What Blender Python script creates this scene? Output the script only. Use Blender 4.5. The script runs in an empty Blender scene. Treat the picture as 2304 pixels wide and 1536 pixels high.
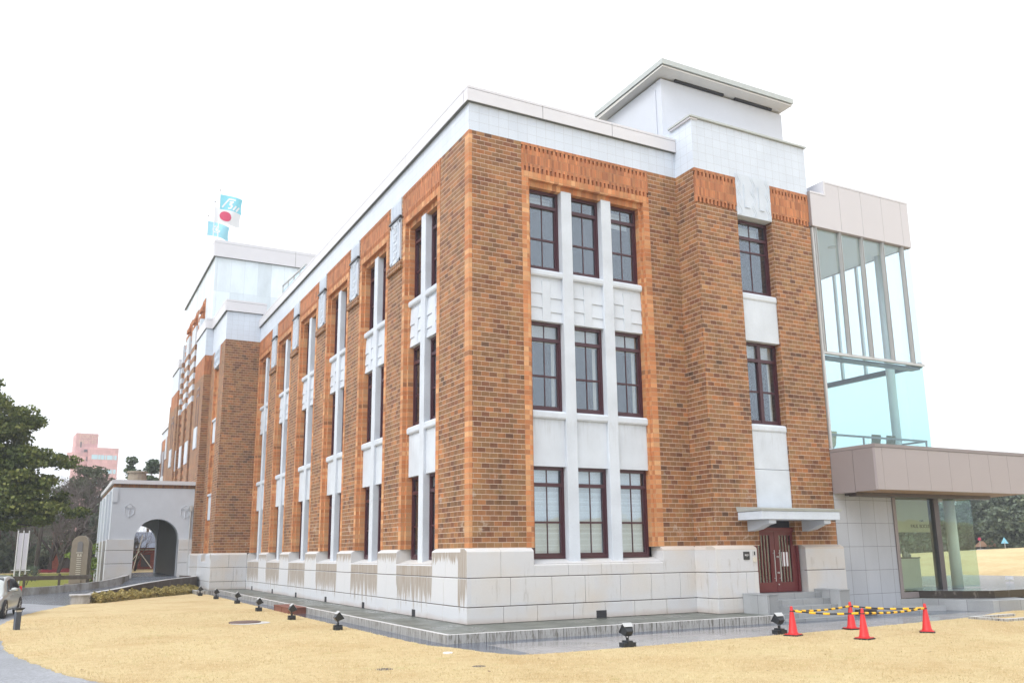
import bpy, bmesh, math, random
import numpy as np
from mathutils import Vector, Matrix, Euler
random.seed(7); RNG = np.random.default_rng(7)
S = bpy.context.scene
COL = S.collection
R = math.radians

# ------------------------------------------------------------------ camera
cam = bpy.data.cameras.new("camera"); camo = bpy.data.objects.new("camera", cam); COL.objects.link(camo)
S.camera = camo
cam.sensor_width = 36.0; cam.sensor_fit = 'HORIZONTAL'
cam.lens = 1932.48 / 2304 * 36
cam.shift_x = -0.00384; cam.shift_y = 0.0279
cam.clip_start = 0.1; cam.clip_end = 2000
yaw, pitch, roll = 0.490182, 0.207806, -0.0118618
fw = Vector((math.sin(yaw)*math.cos(pitch), math.cos(yaw)*math.cos(pitch), math.sin(pitch)))
r0 = Vector((math.cos(yaw), -math.sin(yaw), 0)); u0 = r0.cross(fw)
rt = math.cos(roll)*r0 + math.sin(roll)*u0; up = -math.sin(roll)*r0 + math.cos(roll)*u0
M = Matrix((rt, up, -fw)).transposed().to_4x4(); M.translation = Vector((-10.377, -22.362, 2.2))
camo.matrix_world = M
CAM = M.translation.copy()
S.render.resolution_x = 1024; S.render.resolution_y = 682

# ------------------------------------------------------------------ light
SUN_EL, SUN_AZ = R(48), R(205)      # compass style azimuth measured from +Y towards +X
w = bpy.data.worlds.new("World"); S.world = w; w.use_nodes = True
nt = w.node_tree; nt.nodes.clear()
sky = nt.nodes.new('ShaderNodeTexSky'); sky.sky_type = 'NISHITA'; sky.sun_disc = False
sky.sun_elevation = SUN_EL; sky.sun_rotation = SUN_AZ; sky.air_density = 1.0; sky.dust_density = 3.0
hsv = nt.nodes.new('ShaderNodeHueSaturation'); hsv.inputs['Saturation'].default_value = 0.10
mixw = nt.nodes.new('ShaderNodeMix'); mixw.data_type = 'RGBA'; mixw.inputs[0].default_value = 0.72
mixw.inputs[7].default_value = (9.2, 9.5, 10.0, 1)
bg = nt.nodes.new('ShaderNodeBackground'); bg.inputs['Strength'].default_value = 0.11
wo = nt.nodes.new('ShaderNodeOutputWorld')
nt.links.new(sky.outputs[0], hsv.inputs['Color']); nt.links.new(hsv.outputs[0], mixw.inputs[6])
nt.links.new(mixw.outputs[2], bg.inputs[0]); nt.links.new(bg.outputs[0], wo.inputs[0])
sl = bpy.data.lights.new("sun", 'SUN'); so = bpy.data.objects.new("sun", sl); COL.objects.link(so)
sl.energy = 0.9; sl.angle = R(25); sl.color = (1.0, 0.97, 0.93)
sd = Vector((math.sin(R(250))*math.cos(SUN_EL), math.cos(R(250))*math.cos(SUN_EL), math.sin(SUN_EL)))
sky.sun_rotation = R(250)
so.rotation_euler = sd.to_track_quat('Z', 'Y').to_euler()
S.view_settings.view_transform = 'Standard'; S.view_settings.look = 'None'
S.view_settings.exposure = 0.93; S.view_settings.gamma = 1.0

# ------------------------------------------------------------------ node helper
class NT:
    def __init__(s, name):
        s.m = bpy.data.materials.new(name); s.m.use_nodes = True
        s.t = s.m.node_tree; s.t.nodes.clear()
        s.out = s.t.nodes.new('ShaderNodeOutputMaterial')
        s.geo = s.t.nodes.new('ShaderNodeNewGeometry')
        p = s.t.nodes.new('ShaderNodeSeparateXYZ'); s.L(s.geo.outputs['Position'], p.inputs[0])
        s.x, s.y, s.z = p.outputs
        n = s.t.nodes.new('ShaderNodeSeparateXYZ'); s.L(s.geo.outputs['Normal'], n.inputs[0])
        s.nx, s.ny, s.nz = n.outputs
    def L(s, a, b): s.t.links.new(a, b)
    def put(s, v, sock):
        if isinstance(v, (int, float)): sock.default_value = v
        elif isinstance(v, tuple): sock.default_value = v if len(v) == len(sock.default_value) else v + (1,)
        else: s.L(v, sock)
    def m_(s, op, a, b=0.0, c=0.0):
        n = s.t.nodes.new('ShaderNodeMath'); n.operation = op
        s.put(a, n.inputs[0]); s.put(b, n.inputs[1]); s.put(c, n.inputs[2]); return n.outputs[0]
    def vec(s, a, b, c):
        n = s.t.nodes.new('ShaderNodeCombineXYZ'); s.put(a, n.inputs[0]); s.put(b, n.inputs[1]); s.put(c, n.inputs[2]); return n.outputs[0]
    def u(s):   # horizontal coordinate along a wall
        k = s.m_('GREATER_THAN', s.m_('ABSOLUTE', s.nx), 0.6)
        return s.m_('ADD', s.m_('MULTIPLY', s.y, k), s.m_('MULTIPLY', s.x, s.m_('SUBTRACT', 1.0, k)))
    def noise(s, v=None, scale=5.0, detail=4.0, rough=0.5):
        n = s.t.nodes.new('ShaderNodeTexNoise'); n.inputs['Scale'].default_value = scale
        n.inputs['Detail'].default_value = detail; n.inputs['Roughness'].default_value = rough
        s.L(v if v is not None else s.geo.outputs['Position'], n.inputs['Vector']); return n.outputs['Fac']
    def white(s, v):
        n = s.t.nodes.new('ShaderNodeTexWhiteNoise'); n.noise_dimensions = '3D'; s.L(v, n.inputs['Vector']); return n.outputs['Value']
    def ramp(s, f, stops, interp='LINEAR'):
        n = s.t.nodes.new('ShaderNodeValToRGB'); n.color_ramp.interpolation = interp
        e = n.color_ramp.elements
        while len(e) < len(stops): e.new(0.5)
        for i, (p, c) in enumerate(stops): e[i].position = p; e[i].color = (c if isinstance(c, tuple) else (c, c, c)) + (1,)
        s.put(f, n.inputs[0]); return n.outputs[0]
    def mix(s, f, a, b, mode='MIX'):
        n = s.t.nodes.new('ShaderNodeMix'); n.data_type = 'RGBA'; n.blend_type = mode
        s.put(f, n.inputs[0]); s.put(a, n.inputs[6]); s.put(b, n.inputs[7]); return n.outputs[2]
    def bsdf(s, col, rough=0.7, metal=0.0, spec=0.5, bump=None, bs=0.3, bd=0.02, coat=0.0):
        b = s.t.nodes.new('ShaderNodeBsdfPrincipled')
        s.put(col, b.inputs['Base Color']); s.put(rough, b.inputs['Roughness']); s.put(metal, b.inputs['Metallic'])
        s.put(spec, b.inputs['Specular IOR Level']); b.inputs['Coat Weight'].default_value = coat
        if bump is not None:
            n = s.t.nodes.new('ShaderNodeBump'); n.inputs['Strength'].default_value = bs; n.inputs['Distance'].default_value = bd
            s.L(bump, n.inputs['Height']); s.L(n.outputs[0], b.inputs['Normal'])
        s.L(b.outputs[0], s.out.inputs[0]); return s.m

def plain(name, c, rough=0.6, metal=0.0, var=0.12, sc=3.0, spec=0.5, coat=0.0):
    n = NT(name); f = n.noise(scale=sc, detail=5); f2 = n.noise(scale=sc*9, detail=3)
    k = n.m_('ADD', n.m_('MULTIPLY', f, var*1.4), n.m_('MULTIPLY', f2, var*.6))
    k = n.m_('ADD', k, 1.0 - var)
    col = n.mix(1.0, c, n.vec(k, k, k), 'MULTIPLY')
    return n.bsdf(col, rough, metal, spec, bump=f2, bs=0.08, bd=0.004, coat=coat)

def brick(name, bw, bh, mw, stops, mortar, off=0.5, vert=1.0, z0=2.3, bump=0.5, grime=0.3, rough=0.75, mh=None, dirt=0.0, kv=.28):
    n = NT(name); u = n.u(); z = n.m_('SUBTRACT', n.z, z0)
    rz = n.m_('DIVIDE', z, bh); row = n.m_('FLOOR', rz); fz = n.m_('FRACT', rz)
    sh = n.m_('MULTIPLY', n.m_('FLOORED_MODULO', row, 2.0), off)
    ru = n.m_('ADD', n.m_('DIVIDE', u, bw), sh); colm = n.m_('FLOOR', ru); fu = n.m_('FRACT', ru)
    mk = n.m_('MAXIMUM', n.m_('LESS_THAN', n.m_('MULTIPLY', fz, bh), mh if mh else mw), n.m_('MULTIPLY', n.m_('LESS_THAN', n.m_('MULTIPLY', fu, bw), mw), vert))
    h1 = n.white(n.vec(colm, row, 3.7)); h2 = n.white(n.vec(colm, row, 9.1))
    # neighbouring bricks come in loose clusters of tone
    cl = n.noise(n.vec(n.m_('MULTIPLY', colm, .5), n.m_('MULTIPLY', row, .5), 0.0), scale=.45, detail=2)
    f = n.m_('ADD', n.m_('MULTIPLY', h1, .8), n.m_('MULTIPLY', n.m_('SUBTRACT', cl, .4), .7))
    c = n.ramp(f, stops)
    k = n.m_('ADD', n.m_('MULTIPLY', h2, kv), 1-kv/2)
    c = n.mix(1.0, c, n.vec(k, k, k), 'MULTIPLY')
    g = n.noise(n.vec(n.m_('MULTIPLY', u, 1.0), n.m_('MULTIPLY', n.z, .35), 0.0), scale=.9, detail=6, rough=.65)
    g = n.ramp(g, [(.3, 1 - grime), (.6, 1.06)])
    c = n.mix(1.0, c, g, 'MULTIPLY')
    sp = n.noise(scale=60, detail=3)
    c = n.mix(1.0, c, n.ramp(sp, [(.3, .86), (.7, 1.1)]), 'MULTIPLY')
    if grime > .25:   # dark rain streaks and soot patches
        st = n.noise(n.vec(n.m_('MULTIPLY', u, 2.2), n.m_('MULTIPLY', n.z, .28), 4.0), scale=1.2, detail=7, rough=.7)
        c = n.mix(1.0, c, n.ramp(st, [(.30, .62), (.46, 1.0), (.7, 1.05)]), 'MULTIPLY')
    if dirt:   # efflorescence and repointing near the foot
        e = n.noise(n.vec(u, n.z, 2.0), scale=1.7, detail=6, rough=.7)
        e = n.m_('MULTIPLY', n.ramp(e, [(.60, 0.0), (.67, 1.0)]), n.ramp(n.m_('DIVIDE', n.z, 10.0), [(.3, dirt), (.75, 0.0)]))
        c = n.mix(n.m_('MULTIPLY', e, .55), c, (.5, .44, .38))
    c = n.mix(mk, c, mortar)
    hgt = n.m_('SUBTRACT', n.m_('ADD', 1.0, n.m_('MULTIPLY', sp, .25)), mk)
    return n.bsdf(c, rough, bump=hgt, bs=bump, bd=.012, spec=.35)

P_BR = [(0, (.125, .068, .038)), (.14, (.205, .082, .04)), (.34, (.235, .125, .056)), (.54, (.305, .132, .053)), (.74, (.285, .158, .068)), (.9, (.385, .15, .054)), (1, (.43, .228, .092))]
MT = {}
MT['brick'] = brick("wall brick", .262, .1502, .012, P_BR, (.52, .41, .335), vert=.55, mh=.016, dirt=1.0, grime=.3, bump=.2)
P_OR = [(0, (.33, .15, .07)), (.3, (.50, .19, .075)), (.6, (.53, .25, .11)), (.88, (.60, .34, .17)), (1, (.57, .19, .07))]
MT['strip'] = brick("orange edge brick", 1.0, .1502, .006, P_OR, (.42, .30, .2), off=0.0, vert=0.0, mh=.012, grime=.15, bump=.2)
P_PN = [(0, (.27, .11, .055)), (.3, (.43, .155, .068)), (.6, (.47, .20, .09)), (1, (.53, .18, .07))]
MT['soldier'] = brick("orange soldier brick", .078, .30, .008, P_PN, (.30, .17, .09), off=.5, vert=1.0, z0=2.36, grime=.3, mh=.01)
MT['soldier2'] = brick("orange lintel brick", .16, .6, .008, P_OR, (.3, .19, .11), off=0, vert=1.0, z0=1.9, grime=.3)
MT['tile'] = brick("white glazed tile", .345, .314, .008, [(0, (.56, .62, .705)), (1, (.575, .635, .72))], (.40, .42, .46), off=0.0, z0=15.06, bump=.1, grime=.03, rough=.35, kv=.04)
MT['terrazzo'] = brick("grey granite cladding", .70, .80, .012, [(0, (.39, .415, .46)), (1, (.41, .435, .48))], (.12, .12, .14), off=0.0, z0=.62, bump=.1, grime=.05, rough=.42, kv=.05)

def white_stone(name, c=(.575, .625, .69), stain=.35, flute=False):
    n = NT(name); u = n.u()
    sp = n.noise(scale=45, detail=3); lo = n.noise(scale=1.1, detail=5)
    col = n.mix(1.0, c, n.ramp(lo, [(.3, .9), (.65, 1.04)]), 'MULTIPLY')
    col = n.mix(1.0, col, n.ramp(sp, [(.3, .94), (.7, 1.05)]), 'MULTIPLY')
    if stain:   # rain runs below the sills
        st = n.noise(n.vec(n.m_('MULTIPLY', u, 7.0), n.m_('MULTIPLY', n.z, .5), 0.0), scale=1.6, detail=5, rough=.7)
        st = n.ramp(st, [(.5, 0.0), (.72, 1.0)])
        zz = n.m_('MAXIMUM', n.ramp(n.m_('DIVIDE', n.m_('SUBTRACT', 6.2, n.z), 1.3), [(0, 0.0), (.04, 1.0), (.8, 0.0)]),
                  n.ramp(n.m_('DIVIDE', n.m_('SUBTRACT', 10.7, n.z), 1.3), [(0, 0.0), (.04, .35), (.5, 0.0)]))
        col = n.mix(n.m_('MULTIPLY', n.m_('MULTIPLY', st, zz), stain), col, (.2, .19, .17))
    return n.bsdf(col, .7, bump=sp, bs=.1, bd=.004)
MT['white'] = white_stone("painted white stone")
MT['white2'] = white_stone("white render", (.565, .625, .705), 0.0)

def plinth_mat():
    n = NT("plinth granite"); u = n.u()
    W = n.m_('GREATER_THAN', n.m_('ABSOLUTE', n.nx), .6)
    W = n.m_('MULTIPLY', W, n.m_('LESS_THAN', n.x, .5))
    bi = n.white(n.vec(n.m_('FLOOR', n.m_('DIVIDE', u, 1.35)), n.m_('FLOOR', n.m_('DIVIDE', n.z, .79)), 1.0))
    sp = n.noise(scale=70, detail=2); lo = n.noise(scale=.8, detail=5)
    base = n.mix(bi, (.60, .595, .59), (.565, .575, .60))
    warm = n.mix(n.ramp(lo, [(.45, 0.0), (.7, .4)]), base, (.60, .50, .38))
    base = n.mix(n.m_('SUBTRACT', 1.0, W), n.mix(.45, base, (.62, .655, .71)), warm)  # brighter light painted in: long side whitened, short front kept creamier
    base = n.mix(1.0, base, n.ramp(sp, [(.3, .92), (.7, 1.05)]), 'MULTIPLY')
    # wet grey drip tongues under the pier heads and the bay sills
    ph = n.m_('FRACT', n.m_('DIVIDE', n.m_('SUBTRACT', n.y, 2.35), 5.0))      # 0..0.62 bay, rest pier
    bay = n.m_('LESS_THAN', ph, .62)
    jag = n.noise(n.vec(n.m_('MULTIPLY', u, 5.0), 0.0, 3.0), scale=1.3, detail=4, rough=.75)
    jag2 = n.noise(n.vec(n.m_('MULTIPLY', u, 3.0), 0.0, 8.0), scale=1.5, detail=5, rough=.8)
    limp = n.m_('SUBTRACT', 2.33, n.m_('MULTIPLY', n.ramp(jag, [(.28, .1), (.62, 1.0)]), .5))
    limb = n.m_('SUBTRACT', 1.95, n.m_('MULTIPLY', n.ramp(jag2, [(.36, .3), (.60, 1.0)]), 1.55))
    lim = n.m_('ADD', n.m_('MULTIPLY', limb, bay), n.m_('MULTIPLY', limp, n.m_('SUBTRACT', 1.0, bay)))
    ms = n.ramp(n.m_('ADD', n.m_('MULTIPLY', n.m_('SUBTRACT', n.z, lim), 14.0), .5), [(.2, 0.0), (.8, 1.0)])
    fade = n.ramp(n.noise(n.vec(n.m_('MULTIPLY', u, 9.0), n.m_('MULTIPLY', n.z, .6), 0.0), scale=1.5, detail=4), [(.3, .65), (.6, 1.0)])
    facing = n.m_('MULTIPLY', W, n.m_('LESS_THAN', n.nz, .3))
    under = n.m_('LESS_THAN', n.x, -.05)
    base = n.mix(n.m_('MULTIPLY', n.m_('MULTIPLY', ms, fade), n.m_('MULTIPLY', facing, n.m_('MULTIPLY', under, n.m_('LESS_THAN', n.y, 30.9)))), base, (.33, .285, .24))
    # light dirt runs on the short front
    st = n.noise(n.vec(n.m_('MULTIPLY', u, 5.0), n.m_('MULTIPLY', n.z, .45), 5.0), scale=1.5, detail=5, rough=.75)
    st = n.m_('MULTIPLY', n.ramp(st, [(.58, 0.0), (.72, .8)]), n.m_('SUBTRACT', 1.0, W))
    base = n.mix(n.m_('MULTIPLY', st, n.m_('LESS_THAN', n.z, 1.9)), base, (.36, .33, .29))
    # orange wash on the chamfer and a rising damp line at the foot
    base = n.mix(n.m_('MULTIPLY', n.m_('MULTIPLY', n.m_('GREATER_THAN', n.x, 2.0), n.m_('GREATER_THAN', n.z, 2.17)), n.m_('MULTIPLY', n.m_('SUBTRACT', 1.0, W), .35)), base, (.5, .36, .24))
    ft = n.ramp(n.m_('ADD', n.m_('SUBTRACT', n.z, .25), n.m_('MULTIPLY', n.m_('SUBTRACT', lo, .5), .3)), [(.0, .6), (.17, 0.0)])
    base = n.mix(ft, base, (.42, .34, .29))
    return n.bsdf(base, .62, bump=sp, bs=.12, bd=.004)
MT['plinth'] = plinth_mat()
MT['joint'] = plain("dark stone joint", (.11, .09, .08), .9)
MT['coping'] = plain("pale grey metal coping", (.62, .62, .655), .35, .0, .05)
MT['copshade'] = plain("soffit shade and joint backing", (.12, .13, .125), .6)  # painted shade for the coping underside, also backs the open panel joints
MT['maroon'] = plain("maroon window paint", (.055, .014, .022), .35, 0, .2)
MT['door'] = plain("oxblood door paint", (.125, .014, .018), .35, 0, .12)
MT['interior'] = plain("dark interior", (.03, .036, .055), .9)
MT['blind'] = brick("pale roller blind", 9.0, .045, 0.0, [(0, (.74, .76, .74)), (1, (.78, .80, .77))], (.62, .64, .62), off=0, vert=0, mh=.006, grime=.05, bump=.1)
MT['curtain'] = plain("cream curtain", (.62, .58, .5), .9)
MT['render'] = plain("white rendered penthouse", (.565, .60, .67), .7, 0, .07, .8)
MT['soffitw'] = plain("grey soffit render", (.56, .55, .53), .8, 0, .12, 1.5)
MT['dark'] = plain("dark groove", (.03, .03, .035), .8)
MT['verdigris'] = plain("weathered metal drip edge", (.44, .475, .47), .5)
MT['bronze'] = plain("brown metal panel", (.235, .205, .205), .42, .0, .05, .5)
MT['bronzeL'] = plain("pale metal panel", (.54, .525, .55), .42, .0, .05, .5)
MT['wood'] = plain("light wood soffit", (.42, .27, .16), .6, 0, .2)
MT['steel'] = plain("silver aluminium", (.50, .51, .51), .35, .3, .1)
MT['darksteel'] = plain("dark steel post", (.11, .10, .11), .4, .3)
MT['colwhite'] = plain("white painted column", (.72, .76, .76), .5, 0, .05)
MT['black'] = plain("black painted metal", (.015, .018, .022), .35, 0, .2)
MT['pole'] = plain("white pole", (.75, .75, .78), .5)
MT['step'] = brick("grey granite step", .9, 10.0, .012, [(0, (.27, .285, .30)), (1, (.36, .375, .39))], (.1, .1, .11), off=0.0, z0=-3, bump=.2, grime=.15, rough=.35)

def kerb_mat():
    n = NT("kerb granite"); u = n.u(); sp = n.noise(scale=80, detail=2)
    st = n.noise(n.vec(n.m_('MULTIPLY', u, 8.0), n.m_('MULTIPLY', n.z, 1.0), 0.0), scale=1.8, detail=6, rough=.75)
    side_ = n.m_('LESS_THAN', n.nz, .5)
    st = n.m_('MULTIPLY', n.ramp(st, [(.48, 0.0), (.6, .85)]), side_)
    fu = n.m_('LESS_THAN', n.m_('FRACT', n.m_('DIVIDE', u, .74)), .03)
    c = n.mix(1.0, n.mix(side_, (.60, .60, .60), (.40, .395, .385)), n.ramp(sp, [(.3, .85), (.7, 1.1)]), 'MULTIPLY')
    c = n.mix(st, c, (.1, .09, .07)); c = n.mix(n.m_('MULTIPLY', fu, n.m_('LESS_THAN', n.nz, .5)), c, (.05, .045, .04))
    return n.bsdf(c, .5, bump=sp, bs=.15, bd=.004)
MT['kerb'] = kerb_mat()
MT['terrace'] = (lambda n: n.bsdf(n.mix(1.0, (.115, .125, .11), n.ramp(n.noise(scale=30, detail=5, rough=.8), [(.32, .55), (.68, 1.5)]), 'MULTIPLY'), n.ramp(n.noise(scale=1.2, detail=3), [(.35, .25), (.65, .5)]), bump=n.noise(scale=120, detail=2), bs=.25, bd=.004))(NT("wet washed gravel terrace"))

def paving_mat():
    n = NT("wet grey stone paving")
    fx = n.m_('LESS_THAN', n.m_('FRACT', n.m_('DIVIDE', n.x, .62)), .015); fy = n.m_('LESS_THAN', n.m_('FRACT', n.m_('DIVIDE', n.y, .62)), .015)
    j = n.m_('MAXIMUM', fx, fy)
    id_ = n.white(n.vec(n.m_('FLOOR', n.m_('DIVIDE', n.x, .62)), n.m_('FLOOR', n.m_('DIVIDE', n.y, .62)), 0.0))
    sp = n.noise(scale=60, detail=3); lo = n.noise(scale=.7, detail=5)
    inner = n.m_('GREATER_THAN', n.y, -3.2)
    edge = n.m_('MULTIPLY', n.m_('MAXIMUM', inner, n.m_('LESS_THAN', n.x, -1.0)), 1.0)
    c = n.mix(id_, (.30, .29, .295), (.36, .35, .355))
    c = n.mix(edge, c, (.085, .105, .145))
    c = n.mix(1.0, c, n.ramp(sp, [(.3, .85), (.7, 1.12)]), 'MULTIPLY')
    c = n.mix(n.m_('MULTIPLY', j, .5), c, (.14, .13, .13))
    return n.bsdf(c, n.ramp(lo, [(.35, .08), (.7, .26)]), bump=lo, bs=.05, bd=.01, spec=.55)
MT['paving'] = paving_mat()

def asphalt_mat(name, c, wet):
    n = NT(name); sp = n.noise(scale=16, detail=8, rough=.9); lo = n.noise(scale=.5, detail=5)
    col = n.mix(1.0, c, n.ramp(sp, [(.35, .5), (.62, 1.7)]), 'MULTIPLY')
    col = n.mix(1.0, col, n.ramp(lo, [(.35, .85), (.65, 1.12)]), 'MULTIPLY')
    return n.bsdf(col, wet, bump=sp, bs=.5, bd=.006)
MT['asphalt'] = asphalt_mat("grey asphalt", (.235, .245, .27), .42)
MT['ramp'] = asphalt_mat("wet driveway asphalt", (.13, .145, .17), .22)

def lawn_mat():
    n = NT("dry winter lawn")
    d2 = n.t.nodes.new('ShaderNodeVectorMath'); d2.operation = 'MULTIPLY'; n.L(n.geo.outputs['Position'], d2.inputs[0]); d2.inputs[1].default_value = (1, 1, 0)
    v = d2.outputs[0]
    fine = n.noise(v, 42, 6, .8); mid = n.noise(v, 3.2, 6, .7); lo = n.noise(v, .33, 5, .6); gr = n.noise(v, 1.1, 6, .75)
    c = n.ramp(fine, [(.22, (.38, .285, .15)), (.42, (.57, .45, .26)), (.55, (.65, .535, .325)), (.75, (.75, .64, .42))])
    c = n.mix(1.0, c, n.ramp(mid, [(.28, (.80, .74, .66)), (.45, (.98, .96, .92)), (.6, (1.03, 1.03, 1.02)), (.78, (1.08, 1.07, 1.04))]), 'MULTIPLY')
    c = n.mix(1.0, c, n.ramp(lo, [(.32, (.88, .80, .72)), (.5, (1.0, .985, .96)), (.72, (1.05, 1.08, 1.06))]), 'MULTIPLY')
    c = n.mix(n.ramp(gr, [(.58, 0.0), (.72, .6)]), c, (.40, .39, .15))
    c = n.mix(n.ramp(n.noise(v, .9, 7, .8), [(.25, .6), (.36, 0.0)]), c, (.30, .2, .1))
    return n.bsdf(c, .95, spec=.1, bump=fine, bs=.9, bd=.03)
MT['lawn'] = lawn_mat()
MT['greengrass'] = (lambda n: n.bsdf(n.ramp(n.noise(scale=9, detail=6, rough=.8), [(.3, (.10, .12, .02)), (.5, (.19, .2, .04)), (.7, (.32, .27, .09))]), .95, spec=.1))(NT("mossy green grass"))
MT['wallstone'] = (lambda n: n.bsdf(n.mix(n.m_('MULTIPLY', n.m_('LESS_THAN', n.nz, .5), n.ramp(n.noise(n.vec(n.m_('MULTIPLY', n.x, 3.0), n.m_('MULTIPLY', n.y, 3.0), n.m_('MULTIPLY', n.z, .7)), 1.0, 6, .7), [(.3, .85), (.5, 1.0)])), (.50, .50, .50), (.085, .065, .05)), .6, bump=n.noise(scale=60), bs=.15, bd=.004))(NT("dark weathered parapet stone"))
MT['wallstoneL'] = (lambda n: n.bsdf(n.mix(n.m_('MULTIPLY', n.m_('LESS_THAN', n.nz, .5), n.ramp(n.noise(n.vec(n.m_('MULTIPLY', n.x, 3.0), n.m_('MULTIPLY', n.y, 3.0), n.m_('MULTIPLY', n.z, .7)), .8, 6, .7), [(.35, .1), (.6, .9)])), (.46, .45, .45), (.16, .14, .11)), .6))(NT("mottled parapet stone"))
MT['brownstone'] = plain("brown grey carved stone", (.28, .235, .18), .8, 0, .3, 4)

def glass(name, tint, refl=.06, rough=.02):
    n = NT(name)
    tr = n.t.nodes.new('ShaderNodeBsdfTransparent'); tr.inputs[0].default_value = tint + (1,)
    gl = n.t.nodes.new('ShaderNodeBsdfGlossy'); gl.inputs['Roughness'].default_value = rough; gl.inputs[0].default_value = (.84, .92, 1, 1)
    fr = n.t.nodes.new('ShaderNodeLayerWeight'); fr.inputs['Blend'].default_value = .5
    fac = n.m_('ADD', n.m_('MULTIPLY', n.m_('POWER', fr.outputs['Facing'], 5.0), .9), .045)
    wv = n.noise(scale=.8, detail=2)
    bp = n.t.nodes.new('ShaderNodeBump'); bp.inputs['Strength'].default_value = .10; bp.inputs['Distance'].default_value = .06
    n.L(wv, bp.inputs['Height']); n.L(bp.outputs[0], gl.inputs['Normal'])
    mx = n.t.nodes.new('ShaderNodeMixShader'); n.put(n.m_('ADD', fac, refl), mx.inputs[0])
    n.L(tr.outputs[0], mx.inputs[1]); n.L(gl.outputs[0], mx.inputs[2]); n.L(mx.outputs[0], n.out.inputs[0]); return n.m
MT['glass'] = glass("window glass", (.90, .94, .97), .07)
MT['glassC'] = glass("pale cyan sheet glass", (.86, .96, .963), .01)
MT['glassW'] = glass("clear sheet glass", (.91, .965, .985), .02)
MT['glassG'] = glass("greenish clear glass", (.88, .945, .915), .0)

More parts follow.
